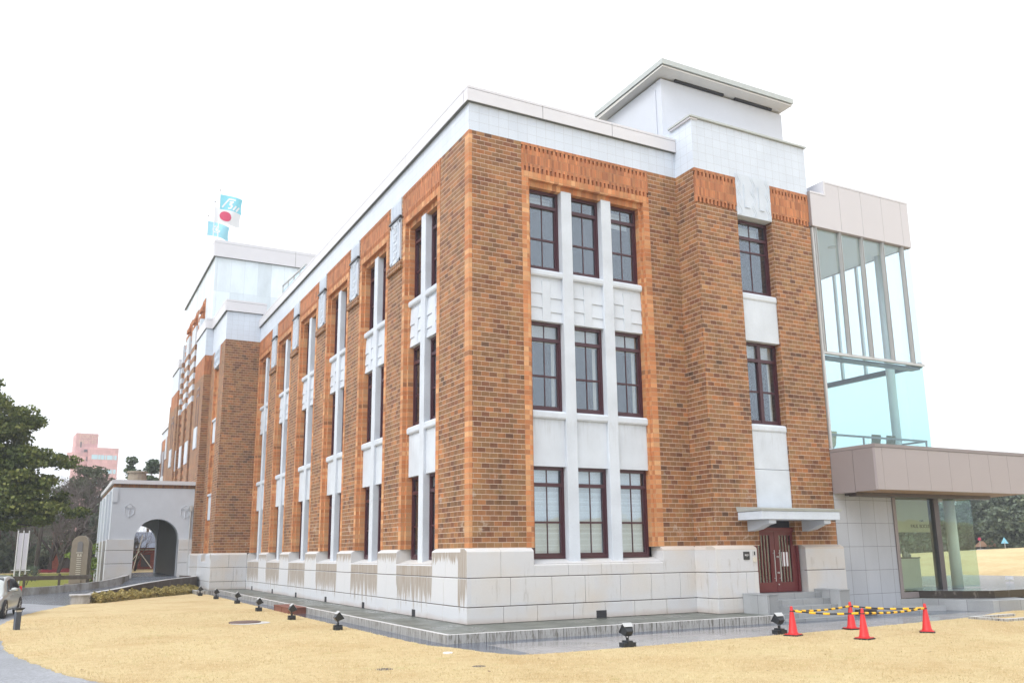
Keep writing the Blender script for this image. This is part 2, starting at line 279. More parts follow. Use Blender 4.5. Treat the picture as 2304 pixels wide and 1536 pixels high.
# ------------------------------------------------------------------ mesh helper
class MB:
    def __init__(s, split=False): s.v = []; s.f = []; s.pc = []; s.split = split
    def add(s, vs, fs):
        o = len(s.v); fo = len(s.f); s.v += [tuple(p) for p in vs]; s.f += [tuple(i + o for i in f) for f in fs]
        s.pc.append((o, len(s.v), fo, len(s.f))); return s
    def clusters(s, tol=.035):
        bb = [(np.min(s.v[a:b], axis=0)-tol/2, np.max(s.v[a:b], axis=0)+tol/2) for a, b, _, _ in s.pc]
        lo = np.array([b[0] for b in bb]); hi = np.array([b[1] for b in bb]); n = len(bb); lab = -np.ones(n, int); k = 0; out = []
        for i in range(n):
            if lab[i] >= 0: continue
            st_k = [i]; lab[i] = k; mem = []
            while st_k:
                j = st_k.pop(); mem.append(s.pc[j])
                hit = np.where((lab < 0) & (lo <= hi[j]).all(1) & (hi >= lo[j]).all(1))[0]
                lab[hit] = k; st_k += list(hit)
            k += 1; out.append(mem)
        return out
    def box(s, x0, x1, y0, y1, z0, z1):
        return s.add([(x0,y0,z0),(x1,y0,z0),(x1,y1,z0),(x0,y1,z0),(x0,y0,z1),(x1,y0,z1),(x1,y1,z1),(x0,y1,z1)],
                     [(0,3,2,1),(4,5,6,7),(0,1,5,4),(1,2,6,5),(2,3,7,6),(3,0,4,7)])
    def hexa(s, p): return s.add(p, [(0,3,2,1),(4,5,6,7),(0,1,5,4),(1,2,6,5),(2,3,7,6),(3,0,4,7)])
    def fb(s, F, u0, u1, v0, v1, z0, z1):
        return s.hexa([F(u0,v0,z0),F(u1,v0,z0),F(u1,v1,z0),F(u0,v1,z0),F(u0,v0,z1),F(u1,v0,z1),F(u1,v1,z1),F(u0,v1,z1)])
    def fprof(s, F, u0, u1, prof):     # prism along u with profile of (v,z)
        k = len(prof); vs = [F(u0, v, z) for v, z in prof] + [F(u1, v, z) for v, z in prof]
        fs = [tuple(range(k)), tuple(range(2*k-1, k-1, -1))] + [(i, (i+1) % k, (i+1) % k + k, i + k) for i in range(k)]
        return s.add(vs, fs)
    def prism(s, poly, z0, z1):
        k = len(poly); vs = [(x, y, z0) for x, y in poly] + [(x, y, z1) for x, y in poly]
        return s.add(vs, [tuple(range(k-1, -1, -1)), tuple(range(k, 2*k))] + [(i, (i+1) % k, (i+1) % k + k, i + k) for i in range(k)])
    def tube(s, pts, rad, n=10, cap=True):
        pts = [Vector(p) for p in pts]; rad = rad if isinstance(rad, (list, tuple)) else [rad]*len(pts)
        o = len(s.v); ref = Vector((0, 0, 1))
        for i, p in enumerate(pts):
            d = (pts[min(i+1, len(pts)-1)] - pts[max(i-1, 0)]).normalized()
            a = d.cross(ref)
            if a.length < .05: a = d.cross(Vector((1, 0, 0)))
            a.normalize(); b = d.cross(a)
            for k in range(n):
                t = 2*math.pi*k/n; s.v.append(tuple(p + (a*math.cos(t) + b*math.sin(t))*rad[i]))
        for i in range(len(pts)-1):
            for k in range(n):
                s.f.append((o+i*n+k, o+i*n+(k+1) % n, o+(i+1)*n+(k+1) % n, o+(i+1)*n+k))
        if cap: s.f.append(tuple(o+k for k in range(n-1, -1, -1))); s.f.append(tuple(o+(len(pts)-1)*n+k for k in range(n)))
        return s
    def lathe(s, c, prof, n=24):
        o = len(s.v)
        for r, z in prof:
            for k in range(n):
                t = 2*math.pi*k/n; s.v.append((c[0]+r*math.cos(t), c[1]+r*math.sin(t), c[2]+z))
        for i in range(len(prof)-1):
            for k in range(n): s.f.append((o+i*n+k, o+i*n+(k+1) % n, o+(i+1)*n+(k+1) % n, o+(i+1)*n+k))
        s.f.append(tuple(o+k for k in range(n-1, -1, -1))); s.f.append(tuple(o+(len(prof)-1)*n+k for k in range(n)))
        return s
    def make(s, name, mat, parent=None, bevel=0, smooth=False, recalc=True):
        if parent is not None and s.split and len(s.pc) > 1:
            gs = s.clusters()
            if 1 < len(gs) <= 90:
                for g_ in gs:
                    q = MB(); q.split = False
                    for (v0, v1, f0, f1) in g_: q.add(s.v[v0:v1], [tuple(i-v0 for i in f) for f in s.f[f0:f1]])
                    last = q.make(name, mat, parent, bevel, smooth, recalc)
                return last
        me = bpy.data.meshes.new(name); me.from_pydata(s.v, [], s.f)
        if recalc:
            bm = bmesh.new(); bm.from_mesh(me); bmesh.ops.recalc_face_normals(bm, faces=bm.faces); bm.to_mesh(me); bm.free()
        me.materials.append(MT[mat] if isinstance(mat, str) else mat)
        if smooth:
            for p in me.polygons: p.use_smooth = True
        o = bpy.data.objects.new(name, me); COL.objects.link(o)
        if parent: o.parent = parent; o.matrix_parent_inverse = (Matrix.Translation(parent.location) @ parent.rotation_euler.to_matrix().to_4x4()).inverted() if parent.type == 'EMPTY' else Matrix()
        if bevel:
            b = o.modifiers.new("bevel", 'BEVEL'); b.width = bevel; b.segments = 2; b.limit_method = 'ANGLE'
        return o
def thing(name, label, cat, loc=(0, 0, 0), rz=0, group=None):
    o = bpy.data.objects.new(name, None); COL.objects.link(o); o.location = loc; o.rotation_euler = (0, 0, rz)
    o.empty_display_size = .3
    o['label'] = label; o['category'] = cat
    if group: o['group'] = group
    return o
def tag(o, label, cat, group=None):
    o['label'] = label; o['category'] = cat
    if group: o['group'] = group
    return o
def kind(o, k): o['kind'] = k; return o
def dup(root, loc, rz, label, group=None):
    def cp(o, par):
        c = o.copy(); COL.objects.link(c); c.parent = par
        for g in list(o.children): cp(g, c)
        return c
    c = cp(root, None); c.location = loc; c.rotation_euler = (0, 0, rz); c['label'] = label
    if group: c['group'] = group
    return c
def text_obj(body, size, mat, parent, Mx, depth=.01, name='lettering', align='CENTER'):
    cu = bpy.data.curves.new(name, 'FONT'); cu.body = body; cu.size = size; cu.extrude = depth; cu.align_x = align; cu.align_y = 'CENTER'
    t = bpy.data.objects.new(name + "_c", cu); COL.objects.link(t)
    bpy.context.view_layer.update(); dg = bpy.context.evaluated_depsgraph_get()
    me = bpy.data.meshes.new_from_object(t.evaluated_get(dg)); bpy.data.objects.remove(t)
    me.materials.clear(); me.materials.append(MT[mat] if isinstance(mat, str) else mat); me.transform(Mx)
    o = bpy.data.objects.new(name, me); COL.objects.link(o); o.parent = parent; return o

def FS(y0, ux=0): return lambda u, v, z: (u + ux, y0 - v, z)
def FW(x0, uy=0): return lambda u, v, z: (x0 - v, u + uy, z)

# ================================================================== SETTING
# ground : one sheet to the horizon with a low rise to the right
xs = np.unique(np.concatenate([np.linspace(-600, -60, 12), np.linspace(-60, 140, 101), np.linspace(140, 800, 14)]))
ys = np.unique(np.concatenate([np.linspace(-300, -60, 8), np.linspace(-60, 140, 101), np.linspace(140, 900, 16)]))
def hz(x, y):
    d = math.hypot(x - CAM.x, y - CAM.y); az = math.degrees(math.atan2(x - CAM.x, y - CAM.y))
    s = min(1, max(0, (d - 42) / 30)); s = s*s*(3 - 2*s)
    a = min(1, max(0, (az - 38) / 9)); a = a*a*(3-2*a)
    side = 1.55 + .030*max(0, az - 50)*2
    if d > 78: side -= min(1.2, (d-78)*.04)
    return s*a*side + .01*math.sin(x*.21)*math.cos(y*.17)*s
gm = MB()
for y in ys:
    for x in xs: gm.v.append((float(x), float(y), hz(float(x), float(y))))
nx = len(xs)
for j in range(len(ys)-1):
    for i in range(nx-1): gm.f.append((j*nx+i, j*nx+i+1, (j+1)*nx+i+1, (j+1)*nx+i))
g = kind(gm.make('ground', 'lawn', smooth=True), 'structure')

from mathutils.geometry import tessellate_polygon
def sheet(name, poly, z, mat):
    """flat sheet with a short skirt down to the ground so its edge is solid"""
    n = len(poly); tri = tessellate_polygon([[Vector((x, y, 0)) for x, y in poly]])
    ar = sum(poly[i][0]*poly[(i+1) % n][1]-poly[(i+1) % n][0]*poly[i][1] for i in range(n))
    fs = []
    for a, b, c in tri:
        A_, B_, C_ = (Vector(poly[k]) for k in (a, b, c)); cr_ = (B_-A_).x*(C_-A_).y-(B_-A_).y*(C_-A_).x
        if abs(cr_) > 1e-12: fs.append((a, b, c) if cr_ > 0 else (a, c, b))
    vs = [(x, y, z) for x, y in poly]+[(x, y, -.01) for x, y in poly]
    for i in range(n):
        j = (i+1) % n; fs.append((i, i+n, j+n, j) if ar > 0 else (i, j, j+n, i+n))
    me = bpy.data.meshes.new(name); me.from_pydata(vs, [], fs); me.materials.append(MT[mat])
    o = bpy.data.objects.new(name, me); COL.objects.link(o); return kind(o, 'structure')
def smooth_curve(pts, n=6):
    P = [Vector((p[0], p[1])) for p in pts]; out = []
    for i in range(len(P)-1):
        p0, p1, p2, p3 = P[max(i-1, 0)], P[i], P[i+1], P[min(i+2, len(P)-1)]
        for k in range(n):
            t = k/n; out.append(.5*((2*p1)+(p2-p0)*t+(2*p0-5*p1+4*p2-p3)*t*t+(3*p1-p0-3*p2+p3)*t**3))
    out.append(P[-1]); return [(p.x, p.y) for p in out]
LEFT_EDGE = smooth_curve([(-9.25, 23.7), (-10.05, 20.5), (-10.65, 18.4), (-11.2, 15.4), (-11.6, 11.2), (-11.5, 7.6), (-11.28, 4.7), (-11.0, 1.6), (-10.25, -2.0), (-9.68, -4.0), (-9.15, -5.3), (-7.8, -8.3), (-6, -12), (-3, -17), (2, -24), (10, -34)])
PATH_EDGE = smooth_curve([(-2.38, 30.0), (-2.38, 10), (-2.36, 3.0), (-2.31, -2.2), (-1.98, -3.3), (-1.75, -4.6), (-1.5, -5.28)], 4) + smooth_curve([(-1.4, -5.5), (0, -5.62), (5.8, -5.42), (10, -5.1), (14.85, -4.6), (17.9, -3.75), (20, -3.6), (24, -3.4), (30, -3)], 4)[0:]
_j = random.Random(2)
def ragged(P_, a=.045):
    out = []
    for i in range(len(P_)-1):
        p, q = Vector(P_[i]), Vector(P_[i+1]); k = max(1, int((q-p).length/.16))
        for t_ in range(k): r_ = p+(q-p)*t_/k; out.append((r_.x+_j.gauss(0, a)*.6, r_.y+_j.gauss(0, a)*.6))
    return out+[P_[-1]]
LEFT_EDGE = ragged(LEFT_EDGE[:-14])+LEFT_EDGE[-14:]; PATH_EDGE = ragged(PATH_EDGE, .03)
lawn_poly = LEFT_EDGE + [(60, -34), (60, -3)] + PATH_EDGE[::-1] + [(-2.4, 34), (-9.2, 24.6)]
sheet('lawn', lawn_poly, .05, 'lawn')
sheet('path', [(-2.7, 30.6), (-2.7, -6), (30, -6), (30, 8), (-1.5, 8), (-1.5, 30.6)], .035, 'paving')
sheet('road', [(-60, -45), (12, -45), (0, -10), (-8.5, 8), (-8.8, 23.4), (-9.4, 24.4), (-16, 37), (-60, 60)], .02, 'asphalt')
# terrace round the foot of the building
tb = MB(); tb.box(-1.66, 8.9, -2.44, 0, .0, .243); tb.box(-1.66, 0, 0, 30.75, .0, .243); tb.box(-2.85, -1.66, 29.73, 36, .0, .243); tb.box(-1.66, 0, 30.75, 36, 0, .243); kind(tb.make('terrace', 'terrace'), 'structure')
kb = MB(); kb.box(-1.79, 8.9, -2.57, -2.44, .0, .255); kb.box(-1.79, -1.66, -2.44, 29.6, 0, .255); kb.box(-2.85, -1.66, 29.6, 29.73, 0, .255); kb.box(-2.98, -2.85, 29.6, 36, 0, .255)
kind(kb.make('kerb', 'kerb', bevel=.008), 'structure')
# far road line on the right
sheet('far_road', [(28, 3.5), (50, 15.5), (50, 18.5), (28, 6.5)], .09, 'asphalt')

# ================================================================== BRICK BUILDING
B = thing('brick_building', 'long three-storey tan brick building with white stone bands, maroon windows and granite base', 'building')
ZB, ZT = 2.3, 15.06
brickm, stripm, panelm, lintm = MB(True), MB(True), MB(True), MB(True)

def window(F, u0, u1, z0, z1, v, kindw='dark', tf=.2, mf=.61, dbl=False, parent=B):
    """sash window: frame, transom, meeting rail, glazing bar; pane and blind below it"""
    m = MB(); fw_, d = .085, .09
    m.fb(F, u0, u0+fw_, v-d, v, z0, z1); m.fb(F, u1-fw_, u1, v-d, v, z0, z1)
    m.fb(F, u0+fw_, u1-fw_, v-d, v, z0, z0+.09); m.fb(F, u0+fw_, u1-fw_, v-d, v, z1-.1, z1)
    # inner sash frame, set back
    a0, a1 = u0+fw_, u1-fw_; zt = z1 - (z1-z0)*tf; zm = z1 - (z1-z0)*mf
    m.fb(F, a0, a1, v-.07, v+.012, zt-.055, zt+.055)
    m.fb(F, a0, a1, v-.10, v-.035, zm-.03, zm+.03)
    s = .05
    m.fb(F, a0, a0+s, v-.10, v-.03, z0+.09, zt-.055); m.fb(F, a1-s, a1, v-.10, v-.03, z0+.09, zt-.055)
    m.fb(F, a0+s, a1-s, v-.10, v-.033, z0+.09, z0+.16)
    c = (u0+u1)/2
    if dbl:
        m.fb(F, c-.07, c+.07, v-.1, v+.008, z0+.09, z1-.1)
    else:
        m.fb(F, c-.014, c+.014, v-.085, v-.05, z0+.09, z1-.1)
    o = m.make('window', 'maroon', parent)
    p = MB(); p.fb(F, a0, a1, v-.074, v-.066, z0+.09, z1-.1); p.make('pane', 'glass', o)
    if kindw == 'blind':
        q = MB(); q.fb(F, u0+.02, u1-.10, v-.20, v-.185, z0+.03, z1-.02); q.make('blind', 'blind', o)
    elif kindw == 'curtain':
        q = MB(); q.fb(F, u0+.02, u1-.02, v-.26, v-.245, z1-.60, z1-.03); q.fb(F, u1-.24, u1-.13, v-.24, v-.22, z0+.05, z1-.62); q.fb(F, u0+.02, u0+.12, v-.24, v-.22, z0+.05, z1-.62)
        q.make('curtain', 'curtain', o)
    elif kindw == 'dark' and random.random() < .55:
        q = MB(); q.fb(F, u0+.02, u1-.02, v-.5, v-.49, z1-(z1-z0)*random.uniform(.12, .3), z1-.03); q.make('blind', 'blind', o)
    elif kindw == 'half':
        q = MB(); q.fb(F, u0+.02, u1-.02, v-.32, v-.305, z1-(z1-z0)*random.uniform(.55, .95), z1-.03); q.make('blind', 'blind', o)
    return o

FL = [(1.98, 4.71), (6.42, 9.24), (10.94, 13.66)]
def sill(m, F, u0, u1, zt, zb, v0=-.3, v1=.03):
    m.fprof(F, u0, u1, [(v0, zb), (v1-.03, zb), (v1, zb+.05), (v1, zt-.07), (v1-.06, zt-.01), (v0, zt+.012)])

def bay(F, a, b, pil, styles, parent=B):
    """one recessed three-storey bay between orange brick strips; a..b outer strip edges"""
    s = .24; ai, bi = a+s, b-s; t = .11
    stripm.fb(F, a, ai, -.5, .012, ZB, 13.85); stripm.fb(F, bi, b, -.5, .012, ZB, 13.85)
    stripm.fb(F, ai, ai+t, -.5, -.13, ZB, 13.85); stripm.fb(F, bi-t, bi, -.5, -.13, ZB, 13.85)
    # lintels, soldier panel with two dentil rows
    lintm.fb(F, a, b, -.5, .014, 13.85, 14.09); lintm.fb(F, ai+t, bi-t, -.5, -.14, 13.66, 13.85)
    panelm.fb(F, a, b, -.5, -.045, 14.09, 15.06)
    panelm.fb(F, a, b, -.044, .016, 14.255, 14.83); panelm.fb(F, a, b, -.044, .016, 14.97, 15.06)
    k = int((b-a)/.156); st = (b-a)/k
    for i in range(k):
        panelm.fb(F, a+i*st, a+(i+.58)*st, -.044, .016, 14.09, 14.255); panelm.fb(F, a+(i+.3)*st, a+(i+.88)*st, -.044, .016, 14.83, 14.97)
    W0, W1 = ai+t, bi-t; n = pil+1; pw = .385 if pil == 2 else .40; ww = (W1-W0-pil*pw)/n
    pm = MB()
    for i in range(pil):
        p0 = W0+(i+1)*ww+i*pw
        q = MB(); q.fb(F, p0, p0+pw, -.45, -.1, 1.86, 13.70); q.make('stone_mullion', 'white', parent, bevel=.012)
    wu = [(W0+i*(ww+pw), W0+i*(ww+pw)+ww) for i in range(n)]
    for fi, (z0, z1) in enumerate(FL):
        for (u0, u1) in wu: window(F, u0, u1, z0, z1, -.33, styles[fi], parent=parent)
    sp = MB(True); si = MB(True)
    for (u0, u1) in wu:
        sp.fb(F, u0, u1, -.45, -.2, 4.71, 6.2)
        sill(si, F, u0-.005, u1+.005, 6.42, 6.16, -.45, -.105); sill(si, F, u0-.005, u1+.005, 10.94, 10.70, -.45, -.105)
        sp.fb(F, u0, u1, -.45, -.222, 9.24, 10.72)
        c = (u0+u1)/2; h = .145*(u1-u0)/1.15
        sp.fb(F, c-h, c+h, -.24, -.178, 9.24, 10.56)
        for sgn, off in ((-1, 0.0), (1, -.11)):
            e0, e1 = (u0, c-h) if sgn < 0 else (c+h, u1)
            zc = 10.60+off
            zs = [10.62] + [zc-.46*q for q in range(1, 4)]
            for q in range(len(zs)-1):
                zt, zb = zs[q], max(zs[q+1], 9.25)
                if zt - zb > .06: sp.fprof(F, e0, e1, [(-.24, zb), (-.180, zb), (-.214, zt-.005), (-.24, zt-.005)])
    sp.make('spandrel', 'white', parent); si.make('sill', 'white', parent, bevel=.01)

# near short front (faces -Y)
F0 = FS(0)
bay(F0, 1.84, 6.81, 2, ['blind', 'curtain', 'dark'])
brickm.fb(F0, .1, 1.84, -.5, 0, ZB, ZT); brickm.fb(F0, 6.81, 8.3, -.5, 0, ZB, ZT)
# corner quoin of orange brick
stripm.box(-.008, .1, -.008, .3, ZB, ZT)
# long side (faces -X)
G0 = FW(0)
brickm.fb(G0, .3, 2.24, -.5, 0, ZB, ZT)
for k in range(6):
    a, b = 2.24+5*k, 5.69+5*k
    bay(G0, a, b, 1, ['half' if k % 3 else 'dark', 'half', 'dark'])
    e = 7.24+5*k if k < 5 else 30.8
    brickm.fb(G0, b, e, -.5, 0, ZB, ZT)
    if k < 5:   # carved white relief on the pier, black moulding, brick corbels
        u0, u1 = b+.17, b+1.20; m = MB()
        m.fb(G0, u0, u1, 0, .05, 12.62, 14.25); m.fb(G0, u0, u1, 0, .045, 14.36, 15.07)
        for q in range(6): m.fb(G0, u0+.07+q*.16, u0+.15+q*.16, .045, .085, 14.40, 14.93)
        for x0, x1 in ((u0, u0+.09), (u0+.19, u0+.26), (u1-.26, u1-.19), (u1-.09, u1)): m.fb(G0, x0, x1, .05, .075, 12.62, 14.2)
        m.fb(G0, u0, u1, .05, .075, 14.08, 14.24); m.fb(G0, u0, u1, .05, .075, 12.62, 12.72)
        cu = (u0+u1)/2
        for q in range(8):
            zc = 12.80+q*.165; sg = 1 if q % 2 else -1
            m.fprof(G0, cu-.17, cu+.17, [(.05, zc), (.066, zc+.02), (.066, zc+.06), (.05, zc+.08)])
            m.hexa([G0(cu-sg*.17, .05, zc), G0(cu+sg*.17, .05, zc+.10), G0(cu+sg*.17, .05, zc+.16), G0(cu-sg*.17, .05, zc+.05), G0(cu-sg*.17, .075, zc), G0(cu+sg*.17, .075, zc+.10), G0(cu+sg*.17, .075, zc+.16), G0(cu-sg*.17, .075, zc+.05)])
        m.make('carved_relief', 'white2', B)
        m = MB(); m.fb(G0, u0-.06, u1+.06, 0, .13, 14.25, 14.31); m.fb(G0, u0-.02, u1+.02, 0, .09, 14.31, 14.36); m.make('moulding', 'black', B)
        cb = MB()
        for q in range(8): cb.fb(G0, b+.01+q*.19, b+.155+q*.19, 0, .11, 12.28, 12.55)
        cb.fb(G0, b, b+1.55, 0, .05, 12.55, 12.62); cb.make('brick_corbel', 'brick', B)
# projecting end block on the short front
F1 = FS(-1.0)
for (a, b) in ((8.05, 9.90), (11.50, 13.43)):
    brickm.fb(F1, a, b, -.36, 0, ZB, 13.80)
    panelm.fb(F1, a+.02, b, -.5, -.06, 13.81, ZT); panelm.fb(F1, a+.01, b, -.06, .012, 14.0, 14.80); panelm.fb(F1, a+.01, b, -.06, .012, 14.95, ZT)
    k = int((b-a)/.156); st = (b-a)/k
    for i in range(k):
        panelm.fb(F1, a+i*st+.01, a+(i+.58)*st, -.06, .012, 13.82, 14.0); panelm.fb(F1, a+(i+.3)*st, a+(i+.88)*st, -.06, .012, 14.80, 14.95)
brickm.box(8.05, 8.4, -.94, .1, 13.80, ZT)                 # side return of the block top

window(F1, 9.9, 11.5, 10.88, 13.62, -.27, 'dark', tf=.24, mf=.42, dbl=False)
window(F1, 9.9, 11.5, 6.30, 9.16, -.27, 'curtain', tf=.22, mf=.60, dbl=True)
sp = MB(True); sp.fb(F1, 9.9, 11.5, -.4, -.06, 9.16, 10.62); sp.fb(F1, 9.9, 11.5, -.4, -.06, 4.78, 6.04); sp.fb(F1, 9.9, 11.5, -.4, -.05, 3.50, 4.765); sp.make('spandrel', 'white', B, bevel=.008)
si = MB(True); sill(si, F1, 9.91, 11.49, 10.88, 10.62, -.4, -.02); sill(si, F1, 9.91, 11.49, 6.30, 6.04, -.4, -.02); si.make('sill', 'white', B, bevel=.01)
# wavy carved relief over the top window
m = MB(); m.fb(F1, 9.9, 11.5, -.4, .03, 13.66, 15.22)
def ribbon(m, F, u, amp, z0, z1, v0, v1, w, ph, per):
    n = 40; prev = None
    for i in range(n+1):
        z = z0+(z1-z0)*i/n; uu = u+amp*math.sin(ph+2*math.pi*(z-z0)/per)
        cur = (F(uu-w, v0, z), F(uu+w, v0, z), F(uu+w, v1, z), F(uu-w, v1, z))
        if prev: m.hexa([prev[0], prev[1], prev[2], prev[3], cur[0], cur[1], cur[2], cur[3]])
        prev = cur
for uc in (10.02, 10.70, 11.38):
    for d in (-.045, .045): ribbon(m, F1, uc+d, .055, 13.7, 15.2, .03, .044, .017, 0, .52)
for uc in (10.36, 11.04):
    m.fb(F1, uc-.13, uc+.14, .03, .04, 13.98, 14.9)
    for q in range(11): m.fb(F1, uc-.125, uc-.10, .04, .065, 14.04+q*.075, 14.075+q*.075)
    for q in range(4): m.fb(F1, uc-.10+q*.055, uc-.06+q*.055, .04, .065, 13.97+.014*(q % 2), 14.0+.014*(q % 2))
m.make('carved_relief', 'white2', B)
tl = MB(True); tl.box(8.05, 13.45, -1.0, 2, ZT, 16.92); tl.box(0, 8.05, 0, 2, ZT, 15.99); tl.box(0, 2, 2, 30.75, ZT, 15.99)
# central block (faces -X)
HX = -2.05
GA = FW(HX)
brickm.fb(GA, 30.75, 32.45, -2.3, 0, ZB, ZT); brickm.fb(GA, 34.35, 35.9, -2, 0, ZB, ZT)
stripm.fb(GA, 32.45, 32.6, -.6, .01, ZB, 13.85); stripm.fb(GA, 34.2, 34.35, -.6, .01, ZB, 13.85); stripm.fb(GA, 32.6, 32.9, -.6, -.16, ZB, 13.7); stripm.fb(GA, 33.9, 34.2, -.6, -.16, ZB, 13.7)
panelm.fb(GA, 32.05, 32.45, 0, .012, 13.8, ZT); panelm.fb(GA, 34.35, 34.7, 0, .012, 13.8, ZT)
window(GA, 32.9, 33.9, 10.5, 13.7, -.35); window(GA, 32.9, 33.9, 5.9, 9.1, -.35); window(GA, 32.9, 33.9, 2.3, 4.2, -.35)
sp = MB(True); sp.fb(GA, 32.6, 34.2, -.5, -.08, 9.05, 10.4); sp.fb(GA, 32.6, 34.2, -.5, -.08, 4.3, 5.75); sp.fb(GA, 32.55, 34.25, -.5, .0, 10.4, 10.52); sp.fb(GA, 32.55, 34.25, -.5, .0, 5.75, 5.88); sp.make('spandrel', 'white', B)
m = MB(); m.fb(GA, 32.47, 34.33, -.5, .04, 13.85, 15.1)
for uc in (32.75, 33.4, 34.05):
    ribbon(m, GA, uc, .06, 13.95, 15.0, .04, .09, .04, 0, .5)
    for q in range(6): m.fb(GA, uc+.2, uc+.26, .04, .1, 14.0+q*.15, 14.07+q*.15)
m.make('carved_relief', 'white2', B)
for (y0, y1) in ((35.8, 40.0), (49.6, 53.8)):
    GB = FW(-2.5); brickm.fb(GB, y0, y1, -2, 0, ZB, 13.8); panelm.fb(GB, y0+.002, y1-.002, -2, -.004, 13.8, ZT)
    for q in range(3): panelm.box(-2.5+.07+q*.13, -2.44+.07+q*.13, y0-.02, y0, 14.35, 14.75)
    window(GB, y0+1.4, y0+2.6, 10.5, 13.2, .02)
    s3 = MB(True); s3.fb(GB, y0+1.3, y0+2.7, 0, .06, 9.1, 10.5); s3.fb(GB, y0+1.3, y0+2.7, 0, .06, 4.6, 5.9); s3.make('spandrel', 'white', B)
    tl.fb(GB, y0, y1, -2.3, 0, ZT, 16.88)
brickm.fb(GA, 53.8, 59, -2, 0, ZB, ZT); tl.fb(GA, 53.8, 59, -2.1, -.004, ZT, 16.84); tl.fb(GA, 30.75, 35.8, -2.1, 0, ZT, 16.84)
# centre: pilasters with white and brick stripes, orange stepped ribs, rising on the tower face
brickm.fb(GA, 40.0, 49.6, -2, -.3, ZB, 17.2)
rib = MB(True); stripes = MB(True)
for (y0, y1) in ((40.0, 40.6), (42.15, 44.1), (45.6, 47.15), (48.95, 49.6)):
    brickm.fb(GA, y0, y1, -.3, .32, ZB, 13.0)
    z = 13.0; w_ = True
    while z < 17.0:
        (stripes if w_ else brickm).fb(GA, y0, y1, -.3, .32 if w_ else .315, z, z+.42); z += .42; w_ = not w_
    stripes.fb(GA, y0, y1, -.3, .325, z, 18.6)
    stripes.fb(GA, y0+.2, y1-.2, .32, .37, 8.6, 10.2)
for (y0, y1) in ((40.6, 42.15), (44.1, 45.6), (47.15, 48.95)):
    c = (y0+y1)/2
    for q in range(60):
        z = ZB+q*.3; d = .10 if q % 2 else .0
        if z < 20.0: rib.fb(GA, c-.42-d, c+.42+d, -.3, .10+d*1.2, z, z+.3)
rib.make('brick_rib', 'soldier', B); stripes.make('stone_stripe', 'white', B)
for (y0, y1) in ((40.7, 42.1), (44.15, 45.5), (47.2, 48.9)):
    panelm.box(-2.04, -1.9, y0, y1, 18.6, 20.35)
# tower over the centre
tw = MB(); tw.box(-2.0, 9.0, 37.4, 52.5, 16.5, 22.45); tw.make('tower', brick("tower cladding", .92, 8.0, .012, [(0, (.62, .70, .76)), (1, (.68, .755, .81))], (.45, .52, .57), off=0, z0=12, bump=.1, grime=.1, rough=.4), B)
cp = MB(True)
def cop(x0, x1, y0, y1, z0, z1, seg=2.4, ov=.12):
    """metal coping around a rectangle : two stacked courses split into panels"""
    zz = z0+(z1-z0)*.82
    def run(F, a, b):
        n = max(1, int((b-a)/seg)); st = (b-a)/n
        for i in range(n):
            cp.fb(F, a+i*st+.011, a+(i+1)*st-.011, -.3, 0, z0, zz-.008); cp.fb(F, a+i*st+.011, a+(i+1)*st-.011, -.3, .004, zz+.008, z1)
    run(FS(y0-ov), x0-ov+.001, x1); run(FW(x0-ov), y0-ov+.3, y1)
    cd.box(x0-ov+.022, x1-.005, y0-ov+.022, y1-.005, z0-.012, z1-.03)  # dark core dips below the panels to paint shade under the overhang
cd = MB(True)
cop(0, 8.05, 0, 30.75, 15.99, 16.5)
cop(-2.05, .3, 30.75, 36, 16.84, 17.55); cop(-2.5, -1.0, 35.8, 40, 16.88, 17.58, ov=.08); cop(-2.5, -1.0, 49.6, 53.8, 16.88, 17.58, ov=.08)
cop(-2.0, 9.1, 37.4, 52.5, 22.45, 23.65, 4.6, .15)
# far wing
brickm.box(0, 12, 59, 85, ZB, ZT)
tl.box(0, 12, 59, 85, ZT, 15.99); cop(0, 12, 59, 85, 15.99, 16.5)
s4 = MB(True); bl = MB(True)
for k in range(5):
    y0 = 60.6+5*k; panelm.box(-.02, 0, y0, y0+3.4, 13.9, 15.05); s4.box(-.08, 0, y0+3.55, y0+4.6, 12.6, 15.06); s4.box(-.05, 0, y0+1.5, y0+1.9, 2, 13.7)
    for z0, z1 in FL: bl.box(-.03, 0, y0+.3, y0+3.1, z0, z1)
    for z0, z1 in ((4.7, 6.4), (9.2, 10.9)): s4.box(-.04, 0, y0+.3, y0+3.1, z0, z1)
s4.make('spandrel', 'white', B); bl.make('window', 'maroon', B)
brickm.make('brick_wall', 'brick', B); stripm.make('orange_strip', 'strip', B); panelm.make('orange_panel', 'soldier', B); lintm.make('lintel', 'soldier2', B)
tl.make('tile_band', 'tile', B); cp.make('coping', 'coping', B); cd.make('coping_shade_core', 'copshade', B)
